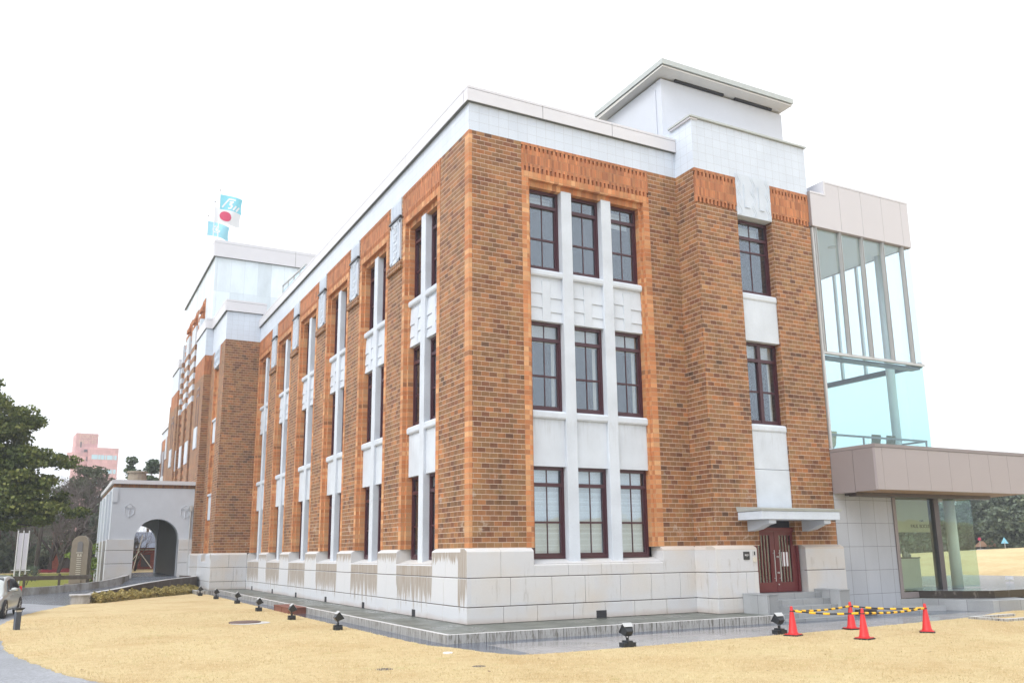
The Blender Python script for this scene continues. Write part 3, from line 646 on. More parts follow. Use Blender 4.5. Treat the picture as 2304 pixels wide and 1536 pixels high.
# roof deck and inner core (rooms behind the windows)
rf = MB(True); rf.box(.3, 13.3, .3, 30.9, 15.4, 15.9); rf.box(8.4, 13.4, -.6, .4, 15.4, 16.6); rf.box(-1.5, 9, 31, 59, 15.4, 16.4); rf.make('roof', 'soffitw', B)
cr = MB(True); cr.box(8.2, 9.88, -.63, .4, 2.4, 14.9); cr.box(11.52, 13.2, -.63, .4, 2.4, 14.9); brickm2 = MB(); brickm2.box(8.05, 8.19, -.64, 0, ZB, 13.8); brickm2.make('brick_wall', 'brick', B); cr.box(1.6, 13.0, 1.6, 30, 0, 15.3); cr.box(.5, 13.0, .5, 30.5, 9.5, 10.5); cr.box(.5, 13.0, .5, 30.5, 5.0, 6.0); cr.box(8.5, 13.2, .45, 1.6, 2.9, 15.0); cr.box(8.5, 13.2, -.45, .4, 9.3, 10.5); cr.box(8.5, 13.2, -.45, .4, 3.0, 6.0); cr.box(-1.4, 10, 31.4, 59, 0, 15.2)
cr.make('interior', 'interior', B)
bw_ = MB(True); bw_.box(13.2, 13.42, 0, 30.75, .2, 15.06); bw_.box(.5, 13.4, 30.3, 30.7, .2, 15); bw_.make('rear_wall', 'brick', B)

# penthouse
ph = MB(); ph.box(8.9, 15.2, 1.6, 5.3, 15.0, 20.02); pho = ph.make('penthouse', 'render', B)
e = MB(); e.hexa([(8.54, 1.0, 20.13), (15.22, 1.0, 20.13), (15.22, 5.6, 20.05), (8.54, 5.6, 20.05), (8.54, 1.0, 20.19), (15.22, 1.0, 20.19), (15.22, 5.6, 20.19), (8.54, 5.6, 20.19)]); e.make('eave', 'soffitw', pho)
e = MB(); e.box(8.50, 15.27, .95, 5.65, 20.23, 20.44); e.make('roof_edge', 'verdigris', pho)
e = MB(); e.box(8.57, 15.18, 1.04, 5.5, 20.19, 20.23); e.box(9.55, 12.0, 1.5, 1.6, 20.04, 20.12); e.box(12.6, 14.6, 1.5, 1.6, 20.04, 20.12); e.make('vent_slot', 'dark', pho)
e = MB(); e.tube([(8.87, 1.95, 19.7), (8.87, 1.95, 16.0)], .03, 8); e.make('drain_pipe', 'render', pho)
e = MB(); e.box(7.93, 13.5, -1.09, -.2, 16.935, 17.0); e.box(7.93, 8.3, -.2, .15, 16.935, 17.0)
e.make('drip_edge', 'verdigris', B)
e = MB(); e.box(7.97, 8.3, -1.04, .12, 16.87, 16.93); e.make('drip_fascia', 'coping', B)
# ---- plinth: three battered courses of granite with open joints
pl = MB(True); jn = MB(True)
def plinth_run(F, a, b, openings=(), v=.14, bays=False, seed=1, z_top=2.3):
    rr = random.Random(seed)
    jn.fb(F, a+.03, b-.03, -.4, v-.03, .25, 1.84)
    for ci, (z0, z1) in enumerate(((.25, .69), (.71, 1.475))):
        x = a; 
        while x < b-.01:
            wd = rr.uniform(1.05, 1.45)
            e_ = x+wd if x+wd < b-.5 else b
            pl.fb(F, x+(.005 if x > a else 0), e_-(.005 if e_ < b else 0), -.3, v+(.006 if ci else .0), z0, z1); x = e_
    # top course: pier heads with a chamfer, low sills under the bays
    segs = []; x = a
    for (o0, o1) in openings: segs.append((x, o0, 0)); segs.append((o0, o1, 1)); x = o1
    segs.append((x, b, 0))
    for (s0, s1, low) in segs:
        if s1-s0 < .02: continue
        n = max(1, round((s1-s0)/1.25)); st = (s1-s0)/n
        for i in range(n):
            c0, c1 = s0+i*st+(.004 if i else 0), s0+(i+1)*st-(.004 if i < n-1 else 0)
            if low: pl.fprof(F, c0, c1, [(-.42, 1.495), (v, 1.495), (v, 1.80), (v-.02, 1.83), (-.42, 1.985)])
            else: pl.fprof(F, c0, c1, [(-.3 if s0 < a+.01 else -.48, 1.495), (v, 1.495), (v, 2.2), (v-.025, 2.235), (.0, z_top), (-.3 if s0 < a+.01 else -.48, z_top)])
plinth_run(FS(0), -.14, 8.0, [(2.0, 6.65)], seed=4)
plinth_run(FW(0), .30, 30.61, [(2.40+5*k, 5.50+5*k) for k in range(6)], seed=9)
plinth_run(FS(-1), 7.91, 9.62, seed=3); plinth_run(FS(-1), 11.76, 13.57, seed=6)
pl.box(8.0, 9.60, -1.0, .2, .26, 2.28); pl.box(11.78, 13.5, -1.0, .2, .26, 2.28)
pl.box(7.91, 8.2, -.70, 0, .25, .69); pl.box(7.904, 8.2, -.70, 0, .71, 1.475); pl.fprof(FW(8.05), -.70, 0, [(-.1, 1.495), (.14, 1.495), (.14, 2.2), (0, 2.3), (-.1, 2.3)])
plinth_run(FW(HX), 31.05, 35.655, [(32.6, 34.2)], seed=11)
plinth_run(FS(30.75), -2.19, -.15, seed=12); plinth_run(FW(-2.5), 36.10, 40.14, seed=13); plinth_run(FS(35.8), -2.64, -1.9, seed=14)
pl.box(-2.3, 3, 40, 59, 0, 2.3); pl.box(-.14, 12, 59, 85.1, 0, 2.3)
pl.make('plinth', 'plinth', B, bevel=.012); jn.make('plinth_joint', 'joint', B)
# air vents low in the plinth
vt = MB(True)
for y in (3.84, 8.86, 13.8, 18.78, 23.66, 28.8): vt.box(-.147, -.12, y-.14, y+.14, .25, .46)
vt.box(4.09, 4.45, -.147, -.12, .25, .46)
vt.make('air_vent', 'dark', B)

# rooftop glazed lantern behind the long parapet
rl = thing('roof_lantern', 'low glazed rooftop lantern with pale posts behind the long parapet', 'skylight', (.8, 23.2, 15.9))
m = MB()
for i in range(5): m.box(-.03, .03, i*1.38-.04, i*1.38+.04, 0, 2.0+.08*i)
m.hexa([(-.04, 0, 1.98), (.04, 0, 1.98), (.04, 5.6, 2.33), (-.04, 5.6, 2.33), (-.04, 0, 2.06), (.04, 0, 2.06), (.04, 5.6, 2.41), (-.04, 5.6, 2.41)])
m.box(-.03, 1.2, -.03, .03, 1.95, 2.03); m.box(1.14, 1.2, -.03, .03, 0, 2.0)
m.make('frame', 'steel', rl).matrix_parent_inverse = Matrix()
m = MB(); m.box(-.008, .008, .03, 5.5, .1, 2.0); m.box(.03, 1.14, -.008, .008, .1, 1.95); m.make('pane', 'glassC', rl).matrix_parent_inverse = Matrix()

# ---- door with canopy
FD = FS(-.85)
d0, d1, dz0, dz1 = 9.66, 11.70, .80, 2.87
dm = MB(); dm.fb(FD, d0, d0+.09, -.1, .05, dz0, dz1); dm.fb(FD, d1-.09, d1, -.1, .05, dz0, dz1); dm.fb(FD, d0+.09, d1-.09, -.1, .05, dz1-.13, dz1)
door = dm.make('door', 'door', B)
mid = (d0+d1)/2
def leaf(a, b):
    l = MB(); s = .2
    l.fb(FD, a, a+s, -.06, 0, dz0+.01, dz1-.13); l.fb(FD, b-s, b, -.06, 0, dz0+.01, dz1-.13)
    l.fb(FD, a+s, b-s, -.06, 0, dz0+.01, dz0+.32); l.fb(FD, a+s, b-s, -.06, 0, dz1-.25, dz1-.13)
    n = 4
    for i in range(1, n): c = a+s+(b-a-2*s)*i/n; l.fb(FD, c-.017, c+.017, -.06, -.01, dz0+.32, dz1-.25)
    l.make('leaf', 'door', door, bevel=.004)
    g_ = MB(); g_.fb(FD, a+s, b-s, -.045, -.038, dz0+.32, dz1-.25); g_.make('door_glass', 'glass', door)
leaf(d0+.09, mid-.006); leaf(mid+.006, d1-.09)
h = MB()
for x in (mid-.10, mid+.13):
    h.tube([FD(x, .07, 1.15), FD(x, .07, 2.15)], .014, 8); h.tube([FD(x, -.01, 1.25), FD(x, .07, 1.25)], .01, 6); h.tube([FD(x, -.01, 2.05), FD(x, .07, 2.05)], .01, 6)
h.tube([FD(mid+.07, 0, 1.93), FD(mid+.07, .05, 1.93)], .03, 10); h.tube([FD(mid+.07, 0, 1.42), FD(mid+.07, .05, 1.42)], .03, 10); h.tube([FD(mid+.07, 0, 1.05), FD(mid+.07, .02, 1.05)], .025, 10)
h.make('handle', 'steel', door)
nt_ = MB(); nt_.fb(FD, mid+.30, mid+.45, -.03, -.026, 1.62, 2.08); nt_.fb(FD, mid+.465, mid+.62, -.03, -.026, 1.62, 2.08); nt_.make('paper_notice', 'pole', door)
bq = MB(); bq.box(10.9, 11.15, -.55, -.3, .82, 1.35); bq.make('blue_bin', plain("blue plastic", (.12, .2, .38), .6), door)
dbk = MB(); dbk.box(9.6, 11.76, -.28, -.25, .3, 3.4); dbk.box(9.62, 11.76, -.76, -.2, 2.87, 3.5); dbk.box(9.61, 11.77, -.93, .2, .3, .78); dbk.make('door_recess', 'interior', B)
cn = MB(); cn.box(9.04, 12.45, -2.08, -1.0, 3.09, 3.35)
can = cn.make('door_canopy', 'white2', B, bevel=.012)
c2 = MB(); c2.hexa([(9.02, -2.1, 3.355), (12.5, -2.1, 3.355), (12.5, -1.0, 3.355), (9.02, -1.0, 3.355), (8.98, -2.14, 3.43), (12.56, -2.14, 3.43), (12.56, -1.0, 3.52), (8.98, -1.0, 3.52)]); c2.make('metal_capping', 'verdigris', can)
for x0 in (9.42, 11.82):
    br = MB(); br.fprof(lambda u, v, z: (u, -1.0-v, z), x0, x0+.3, [(0, 3.085), (.98, 3.085), (.98, 2.97), (.75, 2.93), (.4, 2.80), (0, 2.74)]); br.make('bracket', 'white2', can, bevel=.008)
# plaque, intercom, switch box beside the door
pq = MB(); pq.box(9.04, 9.28, -1.165, -1.14, 1.86, 2.11); pqo = tag(pq.make('sign_plaque', 'black'), 'small square black plaque with white characters left of the red door', 'plaque')
text_obj("\u901a\u7528\u53e3", .06, 'pole', pqo, Matrix.Translation((9.16, -1.168, 2.0)) @ Matrix.Rotation(R(90), 4, 'X'), .002)
text_obj("STAFF", .022, 'pole', pqo, Matrix.Translation((9.16, -1.168, 1.955)) @ Matrix.Rotation(R(90), 4, 'X'), .002)
ic = MB(); ic.box(9.42, 9.53, -1.17, -1.14, 1.98, 2.13); ico = tag(ic.make('intercom', 'steel', bevel=.006), 'small silver intercom on the stone left of the red door', 'intercom')
x_ = MB(); x_.box(9.455, 9.505, -1.176, -1.171, 2.0, 2.11); x_.make('speaker_grille', 'black', ico)
sw = MB(); sw.box(9.43, 9.57, -1.18, -1.14, 1.78, 1.93); tag(sw.make('junction_box', MT['curtain'], bevel=.008), 'small cream box below the intercom left of the red door', 'box')

# ---- entrance steps
st = thing('entrance_steps', 'grey granite steps between two low cheek walls below the red door', 'steps', (10.6, -1.2, .05))
s_ = MB()
for (z, yn) in ((.80, -1.45), (.62, -1.78), (.44, -2.1), (.25, -2.42)): s_.box(9.35, 12.0, yn, -.9, .03, z)
s_.box(9.36, 11.99, -2.7, -2.42, .03, .12)
s_.make('treads', 'step', st, bevel=.008)
for x0 in (8.9, 12.0):
    c_ = MB(); c_.box(x0, x0+.45, -2.2, -1.15, .03, .80 + .05*(x0 > 10)); c_.box(x0-.01, x0+.46, -2.22, -1.15, .80+.05*(x0 > 10), .84+.05*(x0 > 10)); c_.make('cheek_wall', 'step', st, bevel=.006)

# ================================================================== GLASS ANNEX
A = thing('glass_annex', 'modern annex with grey fascia, tall glass box and brown canopy right of the brick building', 'building')
m = MB(); fx = [13.45, 14.98, 16.17, 17.33, 18.45, 18.9]
for i in range(5):
    top = 15.72
    if i == 0: m.fb(FS(-1.12), 13.45, 14.25, -.1, 0, 13.84, 15.13); m.fb(FS(-1.12), 14.25, 14.972, -.1, 0, 13.84, 15.66)
    else: m.fb(FS(-1.12), fx[i]+.006, fx[i+1]-.006, -.1, 0, 13.84, 15.66)
m.box(18.8, 18.9, -1.0, 8, 13.84, 15.66); m.box(13.46, 18.89, -1.0, 8, 15.0, 15.1)
m.box(14.22, 14.32, -1.0, 1.5, 15.1, 15.66)
m.make('fascia', 'bronzeL', A)
m = MB(); m.fb(FS(-1.13), 13.45, 14.25, -.2, 0, 15.14, 15.21); m.fb(FS(-1.13), 14.18, 14.26, -.2, 0, 15.21, 15.75); m.fb(FS(-1.13), 14.26, 18.91, -.2, 0, 15.67, 15.75); m.box(14.18, 14.26, -.93, 1.5, 15.21, 15.75); m.make('coping', 'coping', A)
m = MB(); m.box(13.42, 13.455, -1.11, -.6, 13.84, 15.2); m.box(13.47, 18.85, -1.08, -.96, 13.80, 13.85); m.make('fascia_end', 'bronze', A)
m = MB(); m.box(13.47, 18.85, -.9, 8.0, 13.86, 13.9); m.box(13.47, 16.4, 0, 8, 5.55, 5.6); co_ = m.make('ceiling', plain('white ceiling board', (.80, .84, .88), .7, 0, .03), A)
for x, y in ((14.3, 0.2), (16.0, .3), (14.5, 2.4)):
    q = MB(); q.lathe((x, y, 13.845), [(.16, 0), (.16, .02)], 20); q.make('downlight', 'steel', co_)
def fin(x, y0, y1, z0, z1, t=.035):
    q = MB(); q.box(x-t, x+t, y0, y1, z0, z1); return q
for x in (13.62, 14.90, 16.08, 17.24, 18.38):
    q = MB(); q.box(x-.042, x-.026, -1.10, -.93, 9.1, 13.82); q.box(x+.026, x+.042, -1.10, -.93, 9.1, 13.82); q.box(x-.025, x+.025, -1.0, -.93, 9.1, 13.82); q.make('mullion', 'steel', A)
q = MB(); q.box(13.48, 13.56, -1.05, -.9, 5.6, 13.82); q.make('mullion', 'steel', A)
for y in (1.67, 2.86, 4.1, 5.4): fin(18.95, y-.05, y+.05, 9.1, 13.86, .06).make('mullion', 'colwhite', A)
q = MB(); q.box(13.5, 18.98, -1.06, -.92, 9.02, 9.12); q.make('transom', 'steel', A)
q = MB(); q.box(13.5, 18.9, -.9, -.5, 8.92, 9.0); q.box(18.86, 19.04, -.9, 8, 9.0, 9.2); q.make('floor_beam', 'darksteel', A)
q = MB(); q.box(13.5, 18.96, -.975, -.963, 9.12, 13.84); q.box(18.955, 18.967, -.96, 8, 9.2, 13.86); q.make('glass_pane', 'glassW', A)
q = MB(); q.box(13.56, 18.96, -.975, -.963, 5.6, 9.02); q.box(18.955, 18.967, -.96, 8, 5.6, 9.0); q.make('glass_pane', 'glassC', A)
q = MB(); q.lathe((18.62, .25, 5.5), [(.17, 0), (.17, 8.37)], 24); q.make('column', 'colwhite', A, smooth=True)
q = MB(); q.box(13.6, 18.93, -.84, -.78, 6.1, 6.17); q.box(18.88, 18.93, -.78, 6, 6.1, 6.17)
for x in (15.45, 18.9): q.box(x-.03, x+.03, -.83, -.79, 5.6, 6.1)
q.make('handrail', 'bronze', A)
# brown canopy slab
m = MB(); y0 = -2.88
cpoly = [(13.45, -.95), (13.45, -2.88), (21.6, -2.88), (22.7, -.4), (24.5, 4), (24.5, 8), (13.45, 8)]
ed = [13.449, 13.78, 14.95, 16.1, 17.2, 18.3, 19.4, 20.5, 21.6]
for i in range(8): m.fb(FS(y0), ed[i]+.005, ed[i+1]-.005, -.1, 0, 4.06, 5.45)
m2 = MB(); m2.fb(FW(13.45), -1.95+.005, -.98, -.1, 0, 4.02, 5.45); m2.fb(FW(13.45), -2.785, -1.96, -.1, 0, 4.04, 5.45)
m.make('canopy_fascia', plain("brown grey metal canopy", (.335, .30, .305), .4, 0, .05, .5), A); m2.make('canopy_fascia', 'bronze', A)
m = MB(); m.prism([(13.5, -.95), (13.5, -2.83), (21.6, -2.83), (22.65, -.4), (24.4, 4), (24.4, 8), (13.5, 8)], 5.0, 5.47); m.make('canopy_deck', plain('pale deck bounce', (.55, .55, .55), .8), A)  # deck top made pale to bounce light up to the glass box ceiling
m = MB(); m.prism([(13.44, -.95), (13.44, -2.9), (21.62, -2.9), (21.7, -2.6), (13.7, -2.6), (13.7, -.95)], 5.46, 5.57); m.make('coping', 'bronze', A)
m = MB(); m.prism([(13.5, -.95), (13.5, -2.8), (21.55, -2.8), (22.6, -.4), (24.3, 4), (24.3, 8), (13.5, 8)], 4.07, 4.14); m.make('canopy_soffit', 'wood', A)
m = MB(); m.box(14.0, 21.35, -1.5, -1.18, 3.93, 4.065); m.box(14.0, 21.35, -1.18, -.94, 3.97, 4.06); m.make('shutter_box', 'darksteel', A)
m = MB(); m.box(13.45, 16.36, -1.0, -.6, .03, 4.06); m.box(13.45, 14.0, -.6, 8, .03, 4.06); m.make('stone_wall', 'terrazzo', A)
m = MB(); m.box(16.36, 16.52, -1.04, -.9, .42, 3.96); m.box(16.52, 18.6, -1.03, -.95, .42, .62); m.make('door_frame', 'bronze', A)
m = MB(); m.box(18.57, 18.83, -1.08, -.8, .62, 3.96); m.make('post', 'darksteel', A)
m = MB(); m.lathe((20.1, -.6, .66), [(.2, 0), (.2, 3.4)], 28); m.make('column', 'colwhite', A, smooth=True)
m = MB(); m.box(16.52, 18.57, -.995, -.983, .62, 3.94); m.box(18.83, 20.86, -.995, -.983, .7, 3.94); m.box(20.848, 20.86, -.98, 7.5, .7, 3.94); m.make('glass_pane', 'glassG', A)
# cafe signboard behind the glass and the counter
sg = MB(); sg.box(14.6, 20.4, .3, .42, 2.75, 3.98); sgo = tag(sg.make('cafe_sign', plain("cream signboard", (.62, .6, .45), .7)), 'cream hanging signboard with black lettering behind the annex glass', 'sign')
text_obj("PAUL BOCUSE", .19, 'black', sgo, Matrix.Translation((19.55, .295, 2.97)) @ Matrix.Rotation(R(90), 4, 'X'), .004)
text_obj("CAF\u00c9", .1, 'black', sgo, Matrix.Translation((19.6, .295, 3.18)) @ Matrix.Rotation(R(90), 4, 'X'), .004)
ct = thing('cafe_counter', 'pale counter standing behind the glass door of the annex', 'counter', (17.9, .4, .62))
m = MB(); m.box(-1.3, 1.1, -.3, .3, 0, 1.15); m.make('counter_body', plain("pale counter laminate", (.6, .6, .52), .6), ct).matrix_parent_inverse = Matrix()
m = MB(); m.box(-1.33, 1.13, -.33, .33, 1.15, 1.19); m.make('counter_top', 'darksteel', ct).matrix_parent_inverse = Matrix()
cm = thing('coffee_machine', 'boxy steel machine on the left end of the cafe counter', 'machine', (17.0, .4, 1.81))
m = MB(); m.box(-.25, .3, -.2, .2, .08, .3); m.box(-.25, -.2, -.2, .2, 0, .08); m.box(.25, .3, -.2, .2, 0, .08); m.box(-.3, .35, -.22, .22, .3, .34); m.make('body', 'steel', cm).matrix_parent_inverse = Matrix()
m = MB(); m.box(-.15, .2, -.24, -.2, .12, .24); m.make('front_panel', 'darksteel', cm).matrix_parent_inverse = Matrix()
for i, (x, h_) in enumerate(((18.45, .34), (18.75, .16), (18.6, .2))):
    m = MB(); m.lathe((x, .35, 1.81), [(.06, 0), (.08, h_*.6), (.04, h_*.75), (.05, h_)], 14)
    tag(m.make('glass_jar', 'steel'), ['tall jar on the middle of the cafe counter', 'short round jar at the right end of the cafe counter', 'small jar between the tall and the short one on the counter'][i], 'jar')
# chairs upstairs behind the rail
def chair(x, y, lab, c):
    t = thing('cafe_chair', lab, 'chair', (x, y, 5.28), 0, 'chairs upstairs in the annex')
    m = MB(); m.hexa([(-.22, -.25, .45), (.22, -.25, .45), (.22, .2, .45), (-.22, .2, .45), (-.22, -.25, .5), (.22, -.25, .5), (.22, .2, .5), (-.22, .2, .5)]); m.make('seat', c, t).matrix_parent_inverse = Matrix()
    m = MB(); m.hexa([(-.22, -.28, .5), (.22, -.28, .5), (.22, -.25, .5), (-.22, -.25, .5), (-.24, -.36, 1.0), (.24, -.36, 1.0), (.24, -.33, 1.0), (-.24, -.33, 1.0)]); m.make('backrest', c, t).matrix_parent_inverse = Matrix()
    for sx in (-.19, .19):
        for sy in (-.2, .16): m = MB(); m.tube([(sx, sy, 0), (sx*.95, sy, .45)], .018, 6); m.make('leg', 'darksteel', t).matrix_parent_inverse = Matrix()
chc = plain("olive brown upholstery", (.16, .13, .08), .8); chy = plain("straw woven seat", (.5, .42, .26), .8)
chair(16.35, -.3, 'left brown chair back behind the upstairs rail', chc); chair(17.15, -.3, 'right brown chair back behind the upstairs rail', chc); chair(13.98, -.35, 'pale straw chair by the brick wall behind the upstairs rail', chy)

# stepped granite platforms on the right
m = MB(); m.prism([(16.3, -1.0), (17.15, -1.3), (17.75, -3.5), (19.6, -3.85), (21, -1), (17, -.98)], .03, .40)
m.prism([(15.9, -1.0), (16.9, -1.35), (17.1, -2.2), (16.3, -2.0)], .03, .2)
o = m.make('granite_step', 'step', bevel=.006); tag(o, 'low pale granite step in front of the annex glass', 'step')
m = MB(); m.prism([(17.3, -1.05), (18.1, -2.15), (19.0, -2.75), (21.0, -2.75), (26, -2.4), (34, -1.0), (34, 9), (14, 9), (14, -.5), (17.3, -.9)], .40, .66)
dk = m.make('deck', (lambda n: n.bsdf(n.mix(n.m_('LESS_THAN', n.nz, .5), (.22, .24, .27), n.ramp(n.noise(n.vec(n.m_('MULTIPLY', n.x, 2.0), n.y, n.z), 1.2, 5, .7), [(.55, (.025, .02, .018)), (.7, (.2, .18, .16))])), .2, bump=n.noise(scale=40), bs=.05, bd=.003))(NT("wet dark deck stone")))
kind(dk, 'structure')
# flat kerb frame in the lawn on the right
m = MB(); c = Vector((15.2, -6.1)); 
m.box(14.3, 16.4, -6.2, -6.05, .03, .12); m.box(14.3, 16.4, -5.1, -4.95, .03, .12); m.box(14.3, 14.45, -6.05, -5.1, .03, .12)
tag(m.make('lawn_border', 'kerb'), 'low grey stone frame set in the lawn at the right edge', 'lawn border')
m = MB(); m.box(13.7, 14.6, -.0-1.4, -1.25, .03, .16); m.box(13.75, 14.55, -1.6, -1.4, .14, .18)
tag(m.make('boot_scraper', 'darksteel'), 'dark flat metal block on the paving behind the rear cone', 'block')

# ================================================================== PORTICO
PO = MB(); PY0, PY1, PX0, PX1 = 36.4, 50.2, -7.27, -2.3
def arch_wall(mb, F, a, b, z0, z1, d, arches, n=20):
    """wall slab with round-arched openings; arches = (centre, radius, spring)"""
    x = a
    for (c, r, sp) in arches:
        mb.fb(F, x, c-r, -d, 0, z0, z1)
        for i in range(n):
            t0, t1 = math.pi-math.pi*i/n, math.pi-math.pi*(i+1)/n
            ua, ub = c+r*math.cos(t0), c+r*math.cos(t1); za, zb = sp+r*math.sin(t0), sp+r*math.sin(t1)
            mb.hexa([F(ua, 0, za), F(ub, 0, zb), F(ub, -d, zb), F(ua, -d, za), F(ua, 0, z1), F(ub, 0, z1), F(ub, -d, z1), F(ua, -d, z1)])
        x = c+r
    mb.fb(F, x, b, -d, 0, z0, z1)
arch_wall(PO, FS(PY0), PX0, PX1, 0, 6.36, .9, [(-4.58, 1.29, 3.16)])
arch_wall(PO, FS(PY1-.9), PX0, PX1, 0, 6.36, .9, [(-4.58, 1.29, 3.16)])
arch_wall(PO, FW(PX0), PY0+.9, PY1-.9, 0, 6.36, .9, [(PY0+2.9, 1.3, 3.16), (PY0+6.9, 1.3, 3.16), (PY0+10.9, 1.3, 3.16)])
PO.box(PX0+.9, PX1, PY0+.9, PY1-.9, 5.2, 6.36); PO.box(-3.1, PX1, PY0+.9, PY1-.9, .9, 5.2)
po = PO.make('portico', plain("grey white rendered portico", (.54, .575, .63), .75, 0, .10, 1.5), B)
m = MB(); m.box(-3.24, -2.35, PY0+.86, PY1-.86, .94, 5.15); m.box(PX0+.92, -3.24, PY0+.92, PY1-.92, 4.9, 5.15)
for y in (PY0+4.3, PY0+8.3): m.box(PX0+.92, PX0+1.0, y, y+1.15, .94, 4.9)
m.make('portico_shade_lining', plain("shade darkened granite lining", (.07, .075, .085), .35, 0, .2), po)  # inner lining added, colour darkened to paint the shade inside the arches
m = MB()
for (a, b) in ((PX0-.10, -5.91), (-3.25, PX1)): m.box(a, b, PY0-.115, PY0+.2, 0, 3.18)
m.box(PX0-.122, PX0+.1, PY0, PY0+1.1, 0, 3.18); m.make('pier_joint', 'joint', po)
m = MB(); m.box(PX0-.1, PX1, PY0-.12, PY1+.1, 6.58, 6.82); m.make('coping', 'coping', po)
m = MB(); m.box(PX0+.03, PX1, PY0+.03, PY1, 6.36, 6.58)
for i in range(33): m.box(PX0+.3+i*.14, PX0+.37+i*.14, PY0-.04, PY0+.03, 6.37, 6.58)
m.make('brick_dentils', brick("dark dentil brick", .14, .3, .01, P_BR, (.2, .15, .1), z0=6.3), po)
# granite base of the piers
m = MB(True)
for (a, b) in ((PX0-.14, -5.87), (-3.29, PX1)):
    for z0, z1 in ((.0, 1.74), (1.765, 2.53), (2.555, 3.2)): m.box(a, b, PY0-.14, PY0+.3, z0, z1)
for y in (PY0+.0, PY0+4.3, PY0+8.3, PY0+12.3):
    for z0, z1 in ((.0, 1.74), (1.765, 2.53), (2.555, 3.2)): m.box(PX0-.138, PX0+.2, y-.1 if y > PY0 else PY0-.128, y+1.15, z0, z1)
m.make('pier_base', 'plinth', po, bevel=.015)
m = MB(True)
for y in (PY0+1.6, PY0+4.9, PY0+8.9, PY0+12.9): m.box(PX0-.13, PX0, y-.28, y+.28, 3.2, 6.2)
m.box(PX0, PX0+.28, PY0-.07, PY0, 5.45, 6.3); m.make('pilaster', po.data.materials[0], po)
def medallion(cx, cz):
    m = MB(); F = FS(PY0); pts = [(0, .42), (.27, .2), (.27, -.2), (0, -.42), (-.27, -.2), (-.27, .2)]
    for i in range(6):
        a, b = pts[i], pts[(i+1) % 6]; m.tube([F(cx+a[0], .02, cz+a[1]), F(cx+b[0], .02, cz+b[1])], .025, 6)
    for a in ((0, .0), ): m.tube([F(cx, .02, cz+.05), F(cx, .02, cz-.42)], .035, 6); m.tube([F(cx, .02, cz+.02), F(cx+.25, .02, cz+.2)], .025, 6); m.tube([F(cx, .02, cz+.02), F(cx-.25, .02, cz+.2)], .025, 6)
    m.hexa([F(cx-.2, 0, cz+.22), F(cx, 0, cz+.08), F(cx+.2, 0, cz+.22), F(cx, 0, cz+.36), F(cx-.2, .05, cz+.22), F(cx, .05, cz+.08), F(cx+.2, .05, cz+.22), F(cx, .05, cz+.36)])
    m.make('medallion', po.data.materials[0], po)
medallion(-6.27, 4.98); medallion(-3.0, 4.9)
m = MB(); m.box(-2.78, -2.6, PY0-.2, PY0-.02, 4.95, 5.3); m.tube([(-2.69, PY0-.1, 4.95), (-2.69, PY0-.1, .9)], .05, 10); m.make('drain_pipe', 'steel', po)
m = MB(); m.lathe((-5.25, 46, 6.8), [(.75, 0), (.62, .7), (.66, .72), (.6, 1.28), (.72, 1.3), (.7, 1.4)], 16); m.make('roof_cowl', 'brownstone', po)
m = MB(); m.box(-6.6, -2.3, PY0-.1, PY1+6, .0, .93); m.make('portico_floor', 'ramp', po)
# ramp
Rc = [(-2.95, 36.5, .93), (-2.9, 34.9, .80), (-3.9, 32.4, .50), (-5.75, 29.4, .27), (-7.2, 27.2, .14), (-8.5, 24.9, .07), (-9.3, 22.6, .024)]
Lc = [(-6.1, 36.5, .93), (-6.5, 35.7, .72), (-7.6, 35.35, .42), (-9.0, 35.1, .27), (-10.4, 35.1, .16), (-11.9, 35.4, .09), (-17, 37.5, .024)]
m = MB()
for i in range(6):
    a, b, c_, d_ = Rc[i], Rc[i+1], Lc[i+1], Lc[i]; m.add([a, b, c_, d_], [(0, 1, 2, 3)])
kind(m.make('driveway', 'ramp'), 'structure')
def curved_wall(name, pts, t, mat, lab, cat='wall'):
    xy = smooth_curve([(p[0], p[1]) for p in pts], 6); zt = []
    for i in range(len(pts)-1):
        for k in range(6): zt.append(pts[i][2]+(pts[i+1][2]-pts[i][2])*k/6)
    zt.append(pts[-1][2]); m = MB(); prev = None
    for i, (x, y) in enumerate(xy):
        a = Vector(xy[max(i-1, 0)]); b = Vector(xy[min(i+1, len(xy)-1)]); d = (b-a).normalized(); nn = Vector((-d.y, d.x))*t/2
        cur = [(x-nn.x, y-nn.y, -.05), (x+nn.x, y+nn.y, -.05), (x+nn.x, y+nn.y, zt[i]), (x-nn.x, y-nn.y, zt[i])]
        if prev: m.hexa([prev[0], prev[1], cur[1], cur[0], prev[3], prev[2], cur[2], cur[3]])
        prev = cur
    bm = bmesh.new(); me = bpy.data.meshes.new(name); me.from_pydata(m.v, [], m.f); bm.from_mesh(me); bmesh.ops.remove_doubles(bm, verts=bm.verts, dist=.0005); bm.to_mesh(me); bm.free()
    bpy.data.meshes.remove(me)
    return tag(m.make(name, mat), lab, cat)
curved_wall('parapet_wall', [(-3.0, 36.2, .99), (-2.45, 35.3, .97), (-2.55, 34.2, .95), (-3.2, 33.2, .92), (-4.3, 31.7, .87), (-5.9, 29.1, .75), (-7.3, 26.9, .58), (-8.5, 24.9, .47)], .34, 'wallstone', 'dark weathered stone parapet curving from the portico down beside the lawn')
curved_wall('parapet_wall', [(-6.15, 36.2, 1.1), (-6.5, 35.5, 1.0), (-7.6, 35.15, .78), (-9.0, 34.95, .64), (-10.4, 34.95, .55), (-11.9, 35.25, .5), (-14.5, 36.2, .5), (-19, 38.5, .5)], .32, 'wallstoneL', 'mottled grey parapet wall on the far side of the driveway')
